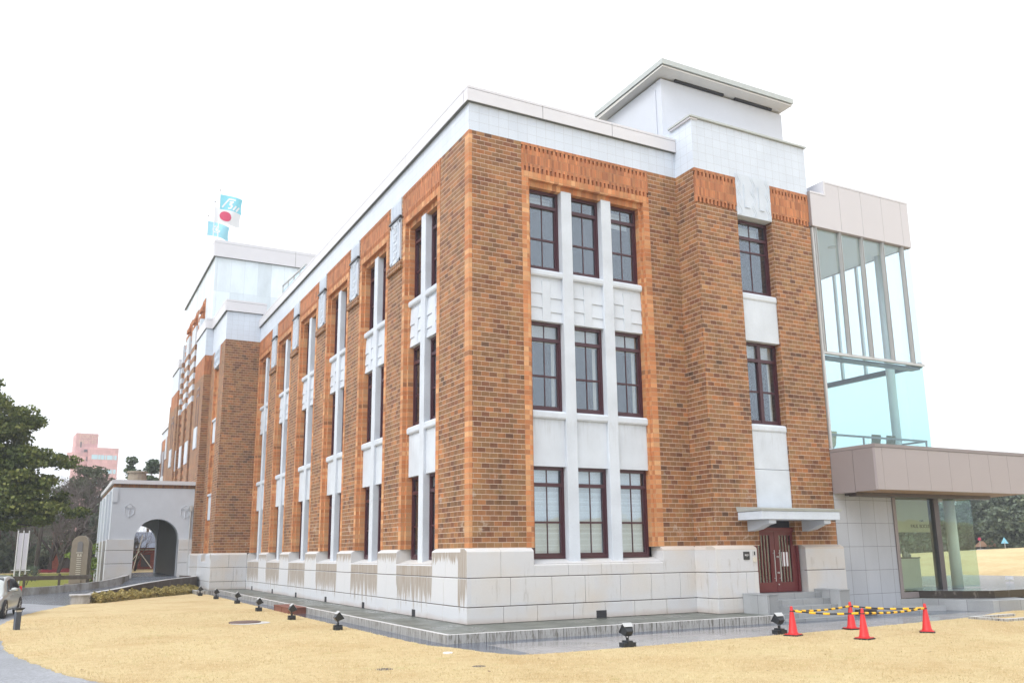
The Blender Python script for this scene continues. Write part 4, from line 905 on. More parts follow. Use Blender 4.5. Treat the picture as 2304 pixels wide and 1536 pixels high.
m = MB(); m.box(-9.35, -8.55, 23.55, 24.55, 0, .40); m.box(-9.42, -8.5, 23.48, 24.6, .40, .47)
tag(m.make('end_block', 'wallstoneL', bevel=.02), 'square stone block ending the dark parapet at the driveway', 'stone block')

# ================================================================== STREET FURNITURE
def cone_mat():
    return plain("red cone plastic", (.62, .018, .02), .38, 0, .08, 6)
MT['cone'] = cone_mat(); MT['yellow'] = plain("yellow plastic", (.78, .45, .01), .4); MT['rubber'] = plain("black rubber", (.02, .018, .02), .7)
t = thing('traffic_cone', 'red traffic cone nearest the door steps floodlight, front left of the four', 'cone', (6.29, -5.76, .05), R(20), 'red traffic cones')
m = MB(); m.lathe((0, 0, .035), [(.135, 0), (.128, .03), (.112, .06), (.032, .66), (.026, .68)], 28); m.make('cone_body', 'cone', t, smooth=True).matrix_parent_inverse = Matrix()
for p in [t.children[0]]:
    for i, f in enumerate(p.data.polygons): f.use_smooth = len(f.vertices) == 4
m = MB(); m.box(-.185, .185, -.185, .185, 0, .03); m.make('cone_base', 'rubber', t, bevel=.01).matrix_parent_inverse = Matrix()
m = MB(); m.box(-.165, .165, -.165, .165, .03, .05); m.make('cone_flange', 'cone', t, bevel=.008).matrix_parent_inverse = Matrix()
m = MB(); m.lathe((0, 0, .585), [(.054, 0), (.054, .02)], 16); m.make('bar_ring', 'rubber', t).matrix_parent_inverse = Matrix()
CN = [(6.29, -5.76), (8.83, -5.37), (7.01, -7.33), (9.65, -7.05)]
dup(t, (8.83, -5.37, .05), R(-8), 'red traffic cone standing by the paving behind the others', 'red traffic cones')
dup(t, (7.01, -7.33, .05), R(14), 'red traffic cone nearest the camera, in the middle of the lawn row', 'red traffic cones')
dup(t, (9.65, -7.05, .05), R(38), 'red traffic cone farthest to the right on the lawn', 'red traffic cones')
def bar(a, b, lab):
    A_, B_ = Vector((*CN[a], .655)), Vector((*CN[b], .655)); d = (B_-A_).normalized(); n = 22; L = (B_-A_).length
    t = thing('cone_bar', lab, 'barrier bar', tuple(A_), 0, 'striped cone bars')
    blk, yel = MB(), MB()
    pts = [A_*0 + (B_-A_)*(i/n) + Vector((0, 0, -.045*math.sin(math.pi*i/n))) for i in range(n+1)]
    blk.tube([p for p in pts], .017, 8)
    k = int(L/.29)
    for i in range(k):
        f0 = (i+.3)/k; f1 = f0+.46/k
        q = [(B_-A_)*f + Vector((0, 0, -.045*math.sin(math.pi*f))) for f in (f0, (f0+f1)/2, f1)]; yel.tube(q, .028, 10)
    blk.make('bar', 'rubber', t).matrix_parent_inverse = Matrix(); yel.make('yellow_sleeves', 'yellow', t).matrix_parent_inverse = Matrix()
bar(0, 1, 'yellow and black bar from the front left cone to the rear cone'); bar(1, 3, 'yellow and black bar from the rear cone to the far right cone')
bar(0, 2, 'yellow and black bar from the front left cone to the nearest cone'); bar(2, 3, 'yellow and black bar from the nearest cone to the far right cone')

def floodlight(loc, rz, lab):
    t = thing('floodlight', lab, 'floodlight', loc, rz, 'ground floodlights at the lawn edge')
    def mk(m, n, mt, bv=0): o = m.make(n, mt, t, bevel=bv); o.matrix_parent_inverse = Matrix(); return o
    m = MB(); m.box(-.17, -.06, -.1, .1, 0, .1); m.box(.06, .17, -.1, .1, 0, .1); m.box(-.07, .07, -.12, .12, 0, .14); mk(m, 'base', 'black', .008)
    m = MB(); m.tube([(0, 0, .13), (0, 0, .2)], .035, 10); m.tube([(-.045, 0, .24), (-.03, 0, .2), (0, 0, .185), (.03, 0, .2), (.045, 0, .24)], .012, 6); mk(m, 'bracket', 'black')
    # head : tilted tapered box, front glass looks up to the facade (+y)
    c = Vector((0, .0, .35)); e = Matrix.Rotation(R(38), 4, 'X')
    def q(x, y, z): return tuple(c + (e @ Vector((x, y, z))))
    m = MB(); m.hexa([q(-.09, -.10, -.07), q(.09, -.10, -.07), q(.125, .06, -.11), q(-.125, .06, -.11), q(-.09, -.10, .07), q(.09, -.10, .07), q(.125, .06, .11), q(-.125, .06, .11)])
    m.hexa([q(-.135, .06, -.12), q(.135, .06, -.12), q(.135, .10, -.12), q(-.135, .10, -.12), q(-.135, .06, .12), q(.135, .06, .12), q(.135, .10, .12), q(-.135, .10, .12)]); mk(m, 'lamp_head', 'black', .006)
    m = MB(); m.hexa([q(-.115, .101, -.10), q(.115, .101, -.10), q(.115, .106, -.10), q(-.115, .106, -.10), q(-.115, .101, .10), q(.115, .101, .10), q(.115, .106, .10), q(-.115, .106, .10)]); mk(m, 'lamp_glass', plain("pale lamp glass", (.55, .58, .66), .08) if 'lg' not in MT else MT['lg'])
    m = MB(); m.hexa([q(-.12, -.0, .115), q(.12, -.0, .115), q(.13, .12, .125), q(-.13, .12, .125), q(-.12, 0, .121), q(.12, 0, .121), q(.13, .12, .131), q(-.13, .12, .131)]); mk(m, 'hood', 'steel')
    return t
MT['lg'] = plain("pale lamp glass", (.6, .63, .7), .08)
f0 = floodlight((1.42, -5.5, .05), 0, 'black floodlight below the three wide windows, alone at the paving edge')
dup(f0, (6.38, -5.2, .05), R(0), 'black floodlight standing beside the front left traffic cone')
for (x, y), lab in zip([(-2.86, 2.83), (-3.02, 7.64), (-3.03, 12.87), (-2.72, 19.0), (-2.85, 23.9), (-2.99, 28.2)],
    ['black floodlight nearest the building corner on the long side', 'black floodlight in front of the brown wooden box', 'black floodlight third from the building corner along the lawn edge',
     'black floodlight fourth from the building corner along the lawn edge', 'black floodlight second from the parapet wall', 'black floodlight farthest away, beside the parapet wall end']):
    dup(f0, (x, y, .05), R(-90), lab)
# bollard light
t = thing('bollard_light', 'dark square bollard light with flared cap at the lawn edge by the car', 'bollard', (-11.08, 8.71, .03), R(24))
def mk(m, n, mt, bv=0, sm=False):
    o = m.make(n, mt, t, bevel=bv, smooth=sm); o.matrix_parent_inverse = Matrix(); return o
m = MB(); m.box(-.075, .075, -.075, .075, 0, .55); mk(m, 'post', plain("dark blue grey metal", (.055, .065, .085), .4, 0, .1), .004)
m = MB(); m.box(-.07, .07, -.07, .07, .55, .60); mk(m, 'light_slot', MT['curtain'])
m = MB(); m.hexa([(-.085, -.085, .60), (.085, -.085, .60), (.085, .085, .60), (-.085, .085, .60), (-.14, -.14, .655), (.14, -.14, .655), (.14, .14, .655), (-.14, .14, .655)]); m.box(-.14, .14, -.14, .14, .655, .667)
for sx in (-.08, .08):
    for sy in (-.08, .08): m.box(sx-.006, sx+.006, sy-.006, sy+.006, .54, .61)
mk(m, 'cap', 'black')
# manholes
t = thing('manhole_cover', 'round rusty manhole cover with stone ring in the lawn', 'manhole', (-4.63, 7.2, .05))
m = MB(); m.lathe((0, 0, 0), [(.5, 0), (.5, .035), (.46, .045)], 28); mk(m, 'cover', plain("rusty iron", (.14, .09, .075), .7, 0, .3))
m = MB(); m.lathe((.12, -.25, -.02), [(.62, 0), (.62, .03)], 24); mk(m, 'ring', 'kerb')
for i, (x, y, r_) in enumerate(((-2.9, -6.7, .16), (-4.6, -6.1, .2), (1.2, -9.3, .0))):
    if r_: 
        m = MB(); m.lathe((x, y, .045), [(r_, 0), (r_*.8, .008)], 9)
        tag(m.make('bare_patch', 'joint'), ['small dark bare patch in the foreground lawn, the right one', 'small dark bare patch in the foreground lawn, the left one'][i], 'bare patch')  # bare dark spots in the grass, modelled as thin irregular discs
m = MB(); m.lathe((-2.55, -4.4, .045), [(.11, 0), (.11, .03)], 16); tag(m.make('marker_disc', 'pole'), 'small white disc in the lawn near the terrace corner', 'marker')
# wooden box against the kerb
m = MB(); m.box(-2.42, -1.8, 10.5, 12.9, .035, .24); m.box(-2.45, -1.8, 10.45, 12.95, .24, .27)
for y in (10.5, 11.7, 12.86): m.box(-2.44, -2.42, y, y+.04, .035, .24)
tag(m.make('wooden_box', plain("red brown timber", (.2, .075, .05), .7, 0, .3, 8)), 'long red brown wooden box against the terrace kerb', 'box')
m = MB(); rr_ = random.Random(8)
for i in range(60):
    x_0, y_0 = rr_.uniform(-10, 8), rr_.uniform(-11, 18)
    if x_0 > -2.6 and y_0 > -5.8: continue
    a_0 = rr_.uniform(0, 6.28); l_ = rr_.uniform(.02, .05); dx, dy = math.cos(a_0)*l_, math.sin(a_0)*l_
    m.add([(x_0-dx, y_0-dy, .085), (x_0+dy*.6, y_0-dx*.6, .09), (x_0+dx, y_0+dy, .10), (x_0-dy*.6, y_0+dx*.6, .088)], [(0, 1, 2, 3)])
kind(tag(m.make('fallen_leaves', plain("dead brown leaf", (.17, .10, .05), .8), recalc=False), 'small dead brown leaves scattered over the lawn', 'leaves'), 'stuff')
# stele
t = thing('stone_stele', 'round-topped carved stone stele with inscription beside the portico', 'monument', (-8.65, 40, .0), R(-14))
def slab(w, d, z0, z1, y0=0):
    m = MB(); pts = [(-w/2, z0), (w/2, z0)] + [(w/2*math.cos(a), z1-w/2+w/2*math.sin(a)) for a in np.linspace(0, math.pi, 14)]
    k = len(pts); m.add([(x, y0-d/2, z) for x, z in pts]+[(x, y0+d/2, z) for x, z in pts], [tuple(range(k)), tuple(range(2*k-1, k-1, -1))]+[(i, (i+1) % k, (i+1) % k+k, i+k) for i in range(k)]); return m
mk(slab(1.0, .62, .55, 3.5), 'slab', 'brownstone', .02); mk(slab(1.12, .2, .55, 3.42, .38), 'back_slab', 'brownstone', .02)
mk(slab(.3, .06, 2.5, 3.15, -.32), 'niche', plain("niche stone", (.2, .19, .19), .8))
m = MB(); m.box(-.7, .7, -.55, .75, 0, .55); m.box(-.22, .22, -.36, -.3, .57, .95); mk(m, 'plinth', 'brownstone', .02)
m = MB()
for i in range(10): m.box(-.14+.02*(i % 3 == 0), .14-.02*(i % 4 == 0), -.335, -.308, 1.08+i*.125, 1.13+i*.125)
m.box(-.2, .2, -.345, -.3, 2.42, 2.47); m.box(-.12, -.03, -.335, -.3, 2.22, 2.36); m.box(.03, .12, -.335, -.3, 2.22, 2.36)
mk(m, 'inscription', 'curtain')

# fence, banners, flower bed behind the driveway
t = thing('stone_fence', 'low dark stone rail fence with posts behind the far parapet', 'fence', (-12.2, 37.9, 0))
m = MB(); m.box(-2, 4.2, -.06, .06, .85, 1.1); mk(m, 'rail', 'wallstone')
for x in (.6, 2.45, -1.4): m = MB(); m.box(x-.07, x+.07, -.08, .08, 0, 1.2); mk(m, 'post', 'wallstone')
t = thing('banner_stand', 'tall white banners on white poles under the big evergreen', 'banner', (-12.0, 41.0, .6))
for i in range(3): m = MB(); m.tube([(-.25+.3*i, 0, 0), (-.25+.3*i, 0, 3.25)], .035, 8); mk(m, 'pole', 'pole')
for i in range(2): m = MB(); m.box(-.2+.3*i, .02+.3*i, -.015, .015, .85, 3.1); mk(m, 'banner', plain("white banner cloth", (.72, .7, .8), .8, 0, .05))
m = MB(); m.box(-.45, .6, -.03, .03, .78, .83); mk(m, 'crossbar', 'pole')
MT['greenleaf'] = None
sheet('grass_patch', [(-40, 37), (-7.4, 36.2), (-7.6, 45), (-40, 60)], .035, 'greengrass')
m = MB(); m.add([(-30, 43, .03), (-7.5, 43, .03), (-7.5, 55, .95), (-30, 55, .95)], [(0, 1, 2, 3)]); kind(m.make('grass_bank', 'greengrass'), 'structure')
m = MB(); m.prism([(-30, 55), (-7.5, 55), (-7.5, 75), (-30, 75)], .0, .95); kind(m.make('lawn_bank', 'lawn'), 'structure')
m = MB(); rr = random.Random(5)
for i in range(700):
    x, y = rr.uniform(-11.2, -8.6), rr.uniform(57, 60); m.box(x, x+.07, y, y+.07, 1.0, 1.1+rr.random()*.12)
kind(tag(m.make('flower_bed', plain("dark red flowers", (.28, .03, .045), .8, 0, .5, 9)), 'bed of dark red flowers on the bank behind the driveway', 'flowers'), 'stuff')

# ---- car
t = thing('parked_car', 'silver hatchback cut off by the left edge, facing the camera beside the lawn', 'car', (-12.30, 16.75, .02), R(-9))
prof = [(-1.97, .30, .62, .66, .68, .60), (-1.93, .22, .80, .86, .78, .66), (-1.75, .18, .90, 1.0, .83, .66), (-1.45, .17, .95, 1.33, .845, .60), (-1.05, .17, .96, 1.47, .85, .61),
        (-.5, .17, .95, 1.52, .85, .62), (.0, .17, .93, 1.50, .85, .62), (.45, .17, .91, 1.40, .85, .61), (.85, .17, .89, 1.16, .845, .60), (1.15, .17, .86, .94, .83, .62), (1.6, .18, .76, .80, .80, .64), (1.88, .22, .60, .64, .72, .60), (1.97, .30, .50, .52, .60, .5)]
def car_ring(y, zb, zs, zr, w, wr):   # y is towards the tail in local coords => body runs along y
    return [(-w*.9, y, zb), (-w, y, zb+.12), (-w*1.01, y, (zb+zs)/2), (-w*.97, y, zs), (-wr, y, zr-.04), (-wr*.8, y, zr), (0, y, zr+.015), (wr*.8, y, zr), (wr, y, zr-.04), (w*.97, y, zs), (w*1.01, y, (zb+zs)/2), (w, y, zb+.12), (w*.9, y, zb)]
bd = MB(); k = 13
for (y, zb, zs, zr, w_, wr) in prof: bd.v += car_ring(-y, zb, zs, zr, w_, wr)
for i in range(len(prof)-1):
    for j in range(k): bd.f.append((i*k+j, i*k+(j+1) % k, (i+1)*k+(j+1) % k, (i+1)*k+j))
bd.f.append(tuple(range(k))); bd.f.append(tuple((len(prof)-1)*k+j for j in range(k-1, -1, -1)))
body = mk(bd, 'body', (lambda n: n.bsdf((.50, .525, .51), .28, .55, coat=.6))(NT("silver car paint")), 0, True)
ss = body.modifiers.new("sub", 'SUBSURF'); ss.levels = 2; ss.render_levels = 2
MT['carglass'] = (lambda n: n.bsdf((.015, .018, .022), .05, 0, .8))(NT("dark car glass"))
def cg(y, t_, sx):   # point on the greenhouse side at local y (front negative), t_ 0 belt .. 1 roof
    yy = -y; P_ = sorted(prof); 
    for i in range(len(P_)-1):
        if P_[i][0] <= yy <= P_[i+1][0]:
            f = (yy-P_[i][0])/(P_[i+1][0]-P_[i][0]); q = [P_[i][j]+(P_[i+1][j]-P_[i][j])*f for j in range(6)]; break
    zs, zr, w_, wr = q[2], q[3]-.04, q[4]*.97, q[5]
    return (sx*(w_+(wr-w_)*t_+.012), y, zs+(zr-zs)*t_)
for sx in (-1, 1):
    for poly in ([(-.78, .08), (.05, .08), (.05, .86), (-.35, .86)], [(.12, .08), (1.0, .1), (.86, .84), (.12, .86)], [(1.06, .12), (1.4, .3), (1.2, .8), (.94, .84)]):
        m = MB(); pts = [cg(a, b, sx) for a, b in poly]; inn = [(p[0]-sx*.03, p[1], p[2]) for p in pts]; m.hexa(pts+inn); mk(m, 'side_window', MT['carglass'], .012)
m = MB(); m.hexa([(-.60, -.93, .95), (.60, -.93, .95), (.54, -.40, 1.42), (-.54, -.40, 1.42), (-.60, -.92, .90), (.60, -.92, .90), (.54, -.38, 1.38), (-.54, -.38, 1.38)]); mk(m, 'windscreen', MT['carglass'])
for sx in (-1, 1):
    for y in (-1.22, 1.25):
        o_ = MB(); N = 22; o_.v = []
        def ringp(r_, x): return [(x, y+r_*math.cos(2*math.pi*i/N), .31+r_*math.sin(2*math.pi*i/N)) for i in range(N)]
        rs = [ringp(.29, sx*.66), ringp(.30, sx*.70), ringp(.30, sx*.84), ringp(.28, sx*.865), ringp(.2, sx*.865), ringp(.2, sx*.84)]
        for r__ in rs: o_.v += r__
        for a_ in range(5):
            for i in range(N): o_.f.append((a_*N+i, a_*N+(i+1) % N, (a_+1)*N+(i+1) % N, (a_+1)*N+i))
        wh = mk(o_, 'wheel', 'rubber')
        r_ = MB()
        for a_ in range(5):
            an = 2*math.pi*a_/5; c_, s__ = math.cos(an), math.sin(an)
            r_.hexa([(sx*.84, y+c_*.03-s__*.03, .31+s__*.03+c_*.03), (sx*.84, y+c_*.2-s__*.025, .31+s__*.2+c_*.025), (sx*.84, y+c_*.2+s__*.025, .31+s__*.2-c_*.025), (sx*.84, y+c_*.03+s__*.03, .31+s__*.03-c_*.03),
                     (sx*.866, y+c_*.03-s__*.03, .31+s__*.03+c_*.03), (sx*.866, y+c_*.2-s__*.025, .31+s__*.2+c_*.025), (sx*.866, y+c_*.2+s__*.025, .31+s__*.2-c_*.025), (sx*.866, y+c_*.03+s__*.03, .31+s__*.03-c_*.03)])
        r_.tube([(sx*.82, y, .31), (sx*.87, y, .31)], .05, 10); r_.tube([(sx*.845, y, .31), (sx*.848, y, .31)], .2, 20)
        rm = r_.make('rim', 'steel', wh)
        a = MB(); a.tube([(sx*.70, y, .32), (sx*.858, y, .32)], .35, 26); mk(a, 'wheel_arch', 'rubber')
    m = MB(); m.lathe((0, 0, 0), [(.02, -.07), (.07, -.05), (.085, 0), (.07, .05), (.02, .07)], 12)
    m.v = [(sx*.97+v_[0]*1.5, -.62+v_[1]*.8, 1.0+v_[2]) for v_ in m.v]; m.box(sx*.86-.06, sx*.86+.06, -.64, -.60, .95, .99); mk(m, 'mirror', body.data.materials[0], 0, False)
    m = MB(); m.hexa([(sx*.45, -1.90, .58), (sx*.74, -1.72, .58), (sx*.78, -1.45, .70), (sx*.55, -1.72, .72), (sx*.45, -1.86, .66), (sx*.74, -1.68, .68), (sx*.78, -1.42, .78), (sx*.55, -1.68, .78)]); mk(m, 'headlight', 'lg')
    m = MB(); m.box(sx*.70-.06, sx*.70+.06, 1.78, 1.9, .85, 1.05); mk(m, 'tail_light', 'cone')
    for y in (-.18, .7): m = MB(); m.box(sx*.865-.02, sx*.865+.02, y-.08, y+.08, .80, .83); mk(m, 'door_handle', body.data.materials[0], .006)
m = MB(); m.box(-.45, .45, -1.99, -1.93, .3, .45); mk(m, 'grille', 'black'); m = MB(); m.box(-.25, .25, -2.0, -1.97, .42, .54); mk(m, 'number_plate', 'pole')

# ---- flags on the tower
def flag(px, py, lab, colr, emblem, ecol, z_top=27.3, hgt=1.12, wid=1.55, droop=.25, ph=0.0, group='flags on the tower'):
    t = thing('flag', lab, 'flag', (px, py, z_top), 0, group)
    def sf(a, b, off=0.0):   # a 0..1 outward, b 0..1 down
        z = -b*hgt - droop*a*a*.5*(1 - b*.2) + .05*math.sin(5*a+ph)*a
        y = .14*math.sin(6.0*a+ph+1.2*b)*a - off
        return (a*wid*(1-.04*math.sin(3*b)), y, z)
    m = MB(); nu, nv = 24, 10
    for j in range(nv+1):
        for i in range(nu+1): m.v.append(sf(i/nu, j/nv))
    for j in range(nv):
        for i in range(nu): a = j*(nu+1)+i; m.f.append((a, a+1, a+nu+2, a+nu+1))
    o = m.make('cloth', colr, t, smooth=True, recalc=False); o.matrix_parent_inverse = Matrix()
    e = MB()
    for poly in emblem:      # each stroke as a strip of small quads lying on the cloth
        (a0, b0), (a1, b1), (c0, d0), (c1, d1) = poly; n = 8
        for i in range(n):
            f, g_ = i/n, (i+1)/n
            def L_(p, q, f): return (p[0]+(q[0]-p[0])*f, p[1]+(q[1]-p[1])*f)
            q = [L_((a0, b0), (c0, d0), f), L_((a1, b1), (c1, d1), f), L_((a1, b1), (c1, d1), g_), L_((a0, b0), (c0, d0), g_)]
            e.add([sf(*p, off=.012) for p in q], [(0, 1, 2, 3)])
    o = e.make('emblem', ecol, t, recalc=False); o.matrix_parent_inverse = Matrix()
def st_(x0, y0, x1, y1, w_=.035):
    dx, dy = x1-x0, y1-y0; l = math.hypot(dx, dy*.72); nx_, ny_ = -dy*.72/l*w_, dx/l*w_/.72
    return ((x0-nx_, y0-ny_), (x0+nx_, y0+ny_), (x1-nx_, y1-ny_), (x1+nx_, y1+ny_))
ish = [st_(.12, .85, .42, .22), st_(.40, .22, .70, .22), st_(.44, .42, .62, .36), st_(.62, .36, .44, .62), st_(.44, .62, .58, .62), st_(.58, .62, .48, .86), st_(.48, .86, .38, .86), st_(.60, .92, .76, .58), st_(.74, .94, .90, .60)]
disc = []
for i in range(14):
    a0 = -.5+i/14; a1 = a0+1/14; f = lambda a: math.sqrt(max(0, .25-a*a))
    r_ = .46; disc.append(((.42+a0*r_, .5-f(a0)*.46*1.38), (.42+a0*r_, .5+f(a0)*.46*1.38), (.42+a1*r_, .5-f(a1)*.46*1.38), (.42+a1*r_, .5+f(a1)*.46*1.38)))
swirl = [st_(.42+.16*math.cos(a), .5+.24*math.sin(a), .42+.16*math.cos(a+.7), .5+.24*math.sin(a+.7), .03) for a in (0, .9, 1.8, 2.7, 3.9, 4.8)] + [st_(.34, .5, .5, .5, .03), st_(.42, .35, .42, .65, .03)]
sky1 = plain("turquoise flag cloth", (.24, .62, .74), .8, 0, .1); sky2 = plain("pale aqua flag cloth", (.34, .68, .80), .8, 0, .1)
MT['flagw'] = plain("white cloth", (.78, .78, .8), .8, 0, .03); MT['flagr'] = plain("crimson cloth", (.62, .07, .15), .8, 0, .03)
poles = [(-1.87, 38.0, 27.6), (-1.88, 40.2, 27.55), (-1.90, 43.3, 27.6)]
for i, (px, py, zt) in enumerate(poles):
    t = thing('flagpole', ['white flagpole nearest the camera on the tower roof', 'middle white flagpole on the tower roof', 'white flagpole farthest from the camera on the tower roof'][i], 'flagpole', (px, py, 23.6), 0, 'flagpoles on the tower')
    m = MB(); m.tube([(0, 0, 0), (0, 0, zt-23.6)], [.035, .022], 8); mk(m, 'pole', 'pole'); m = MB(); m.lathe((0, 0, zt-23.6), [(.02, 0), (.1, .02), (.1, .04), (.02, .06)], 10); mk(m, 'finial', 'pole')
flag(-1.87, 38.0, 'turquoise flag with slanting white emblem at the top, nearest pole', sky1, ish, MT['flagw'], 27.32, ph=.3)
flag(-1.88, 40.2, 'white flag with a red disc on the middle pole', MT['flagw'], disc, MT['flagr'], 27.18, hgt=1.2, wid=1.9, ph=1.0)
flag(-1.90, 43.3, 'pale aqua flag with white round emblem on the farthest pole', sky2, swirl, MT['flagw'], 27.2, hgt=1.15, wid=1.6, droop=.5, ph=.2)
m = MB(); m.tube([(4.8, 38.4, 23.6), (4.85, 38.4, 27.0)], [.03, .012], 6); tag(m.make('antenna', 'steel'), 'thin grey antenna rod on the tower roof', 'antenna')

# ================================================================== DISTANT BUILDINGS
H = thing('hotel_tower', 'pink brick hotel tower block with stepped roof far beyond the trees', 'building', (-2.5, 237, 0), R(4))
pk = brick("pink facade tile", 1.2, .9, .06, [(0, (.56, .33, .335)), (1, (.585, .35, .355))], (.53, .33, .335), z0=0, bump=.1, grime=.1)
def mkh(m, n, mt, par=H): o = m.make(n, mt, par); o.matrix_parent_inverse = Matrix(); return o
m = MB(); m.box(-.9, 6.4, 0, 14, 0, 31.2); mkh(m, 'main_block', pk)
m = MB(); m.box(-4.1, 1.4, 3.2, 12, 0, 35.3); mkh(m, 'stair_tower', pk)
m = MB(); m.lathe((-3.3, 4.5, 26.7), [(2.6, 0), (2.6, 3.2)], 24); m.box(-3.0, 0, 1.9, 5, 26.7, 29.9); m.box(-4.2, -1, 2.6, 6, 0, 26.7); mkh(m, 'round_bay', pk)
wg = plain("pale blue window band", (.42, .62, .72), .1)
for z in (28.0, 24.2, 20.6, 17.0, 13.4):
    m = MB()
    for a, b in ((-.2, 1.3), (1.4, 2.0), (2.1, 2.9), (3.05, 3.45), (3.6, 4.9), (5.0, 5.25), (5.45, 6.05)): m.box(a, b, -.06, .02, z, z+1.2)
    mkh(m, 'window', wg)
m = MB(); m.box(-2.95, -2.6, 3.1, 3.22, 31.4, 32.9); m.box(-1.9, -1.1, 3.1, 3.22, 30.2, 30.9); m.box(-1.35, -1.05, 1.8, 1.92, 27.6, 28.8); mkh(m, 'window', 'darksteel')
m = MB(); 
for x in (-.6, .15): m.tube([(x-.7, 5, 35.3), (x-.7, 5, 37.0)], .06, 5)
m.box(-1.4, -.4, 4.9, 5.1, 36.0, 36.15); m.box(-1.25, -.6, 4.9, 5.1, 37.0, 37.1); m.tube([(-.92, 5, 37), (-.92, 5, 38.3)], .05, 5); mkh(m, 'roof_mast', 'steel')
MT['gold'] = plain("pale gold letters", (.62, .46, .36), .6)
for s_t, z in (("TOKYU", 34.0), ("HOTEL", 32.6)):
    o = text_obj(s_t, 1.45, 'gold', H, Matrix.Translation((-1.1, 3.1, z+.35)) @ Matrix.Rotation(R(90), 4, 'X'), .05)
RB = thing('red_brick_house', 'small red brick building seen between trees left of the portico', 'building', (-9.3, 68, 0))
rbm = brick("deep red brick", .25, .09, .01, [(0, (.22, .04, .025)), (1, (.36, .075, .045))], (.3, .18, .14), z0=0, grime=.2)
m = MB(); m.box(-1.0, 1.2, 0, 8, 0, 4.4); m.box(1.2, 9.5, 0, 8, 0, 2.95); o = m.make('wall', rbm, RB); o.matrix_parent_inverse = Matrix()
m = MB(); m.hexa([(1.2, -.4, 2.95), (9.8, -.4, 2.95), (9.8, 8.4, 2.95), (1.2, 8.4, 2.95), (1.2, 3.0, 4.5), (9.5, 3.0, 4.5), (9.5, 4.4, 4.5), (1.2, 4.4, 4.5)]); o = m.make('roof', plain("blue grey roof tiles", (.2, .23, .3), .6, 0, .3, 9), RB); o.matrix_parent_inverse = Matrix()
for x in (-.2, 3.2, 6.6):
    m = MB(); m.box(x, x+.8, -.05, .02, 1.2, 2.3); o = m.make('window', 'darksteel', RB); o.matrix_parent_inverse = Matrix()
m = MB(); m.box(-1.02, 1.2, -.04, .0, 3.55, 3.7); m.box(1.2, 9.5, -.04, .0, 2.72, 2.84); o = m.make('cornice', 'curtain', RB); o.matrix_parent_inverse = Matrix()

# ================================================================== TREES
def leafmat(name, a, b, c):
    n = NT(name); oi = n.t.nodes.new('ShaderNodeAttribute'); oi.attribute_name = 'tone'
    nz_ = n.noise(scale=.5, detail=3)
    f = n.m_('ADD', n.m_('MULTIPLY', oi.outputs['Fac'], .75), n.m_('MULTIPLY', n.m_('SUBTRACT', nz_, .35), .7))
    col = n.ramp(f, [(0.05, a), (.5, b), (.95, c)])
    bs = n.t.nodes.new('ShaderNodeBsdfPrincipled'); n.L(col, bs.inputs['Base Color']); bs.inputs['Roughness'].default_value = .6
    bs.inputs['Specular IOR Level'].default_value = .3
    tr = n.t.nodes.new('ShaderNodeBsdfTranslucent'); n.L(col, tr.inputs[0])
    mx = n.t.nodes.new('ShaderNodeMixShader'); mx.inputs[0].default_value = .22
    n.L(bs.outputs[0], mx.inputs[1]); n.L(tr.outputs[0], mx.inputs[2]); n.L(mx.outputs[0], n.out.inputs[0]); return n.m
LM = dict(ever=leafmat("evergreen leaves", (.035, .06, .02), (.12, .155, .04), (.30, .31, .09)),
          cedar=leafmat("cedar foliage", (.05, .065, .035), (.10, .12, .06), (.17, .17, .10)),
          bare=leafmat("bare twigs", (.10, .085, .08), (.17, .145, .135), (.24, .21, .19)),
          pine=leafmat("pine needles", (.03, .055, .025), (.07, .12, .045), (.15, .20, .08)),
          lime=leafmat("young green leaves", (.10, .16, .02), (.19, .27, .03), (.3, .36, .06)),
          wood=leafmat("woodland", (.055, .07, .055), (.13, .17, .115), (.26, .29, .19)),
          gold=leafmat("yellow green leaves", (.12, .11, .02), (.24, .2, .03), (.34, .28, .06)),
          sasa=leafmat("dry bamboo grass", (.20, .17, .05), (.42, .34, .12), (.58, .48, .22)),
          grass=leafmat("dry grass blades", (.47, .36, .18), (.66, .54, .32), (.77, .66, .43)))
MT['bark'] = plain("dark bark", (.06, .048, .04), .9, 0, .3, 8); MT['barkp'] = plain("pine bark", (.13, .09, .07), .9, 0, .3, 8)
def leaf_mesh(name, mat, C_, size, tone, parent, flat=.0, asp=1.0):
    """C_ : (n,3) centres -> one quad each with random orientation"""
    n = len(C_); d = RNG.normal(size=(n, 3)); d[:, 2] = d[:, 2]*(1-flat)+flat*.0; d /= np.linalg.norm(d, axis=1)[:, None]+1e-9
    e_ = RNG.normal(size=(n, 3)); e_ -= (e_*d).sum(1)[:, None]*d; e_ /= np.linalg.norm(e_, axis=1)[:, None]+1e-9
    s = (size*RNG.uniform(.6, 1.35, n))[:, None]
    V = np.stack([C_-d*s*asp-e_*s*.5, C_+d*s*asp*.2-e_*s*.75, C_+d*s*asp+e_*s*.3, C_-d*s*asp*.3+e_*s*.8], 1).reshape(-1, 3)
    me = bpy.data.meshes.new(name); me.vertices.add(4*n); me.vertices.foreach_set('co', V.astype(np.float32).ravel())
    me.loops.add(4*n); me.loops.foreach_set('vertex_index', np.arange(4*n, dtype=np.int32))
    me.polygons.add(n); me.polygons.foreach_set('loop_start', np.arange(0, 4*n, 4, dtype=np.int32)); me.polygons.foreach_set('loop_total', np.full(n, 4, dtype=np.int32))
    at_ = me.attributes.new('tone', 'FLOAT', 'FACE'); at_.data.foreach_set('value', tone.astype(np.float32))
    me.update(); me.validate(); me.materials.append(mat)
    o = bpy.data.objects.new(name, me); COL.objects.link(o)
    if parent: o.parent = parent
    return o
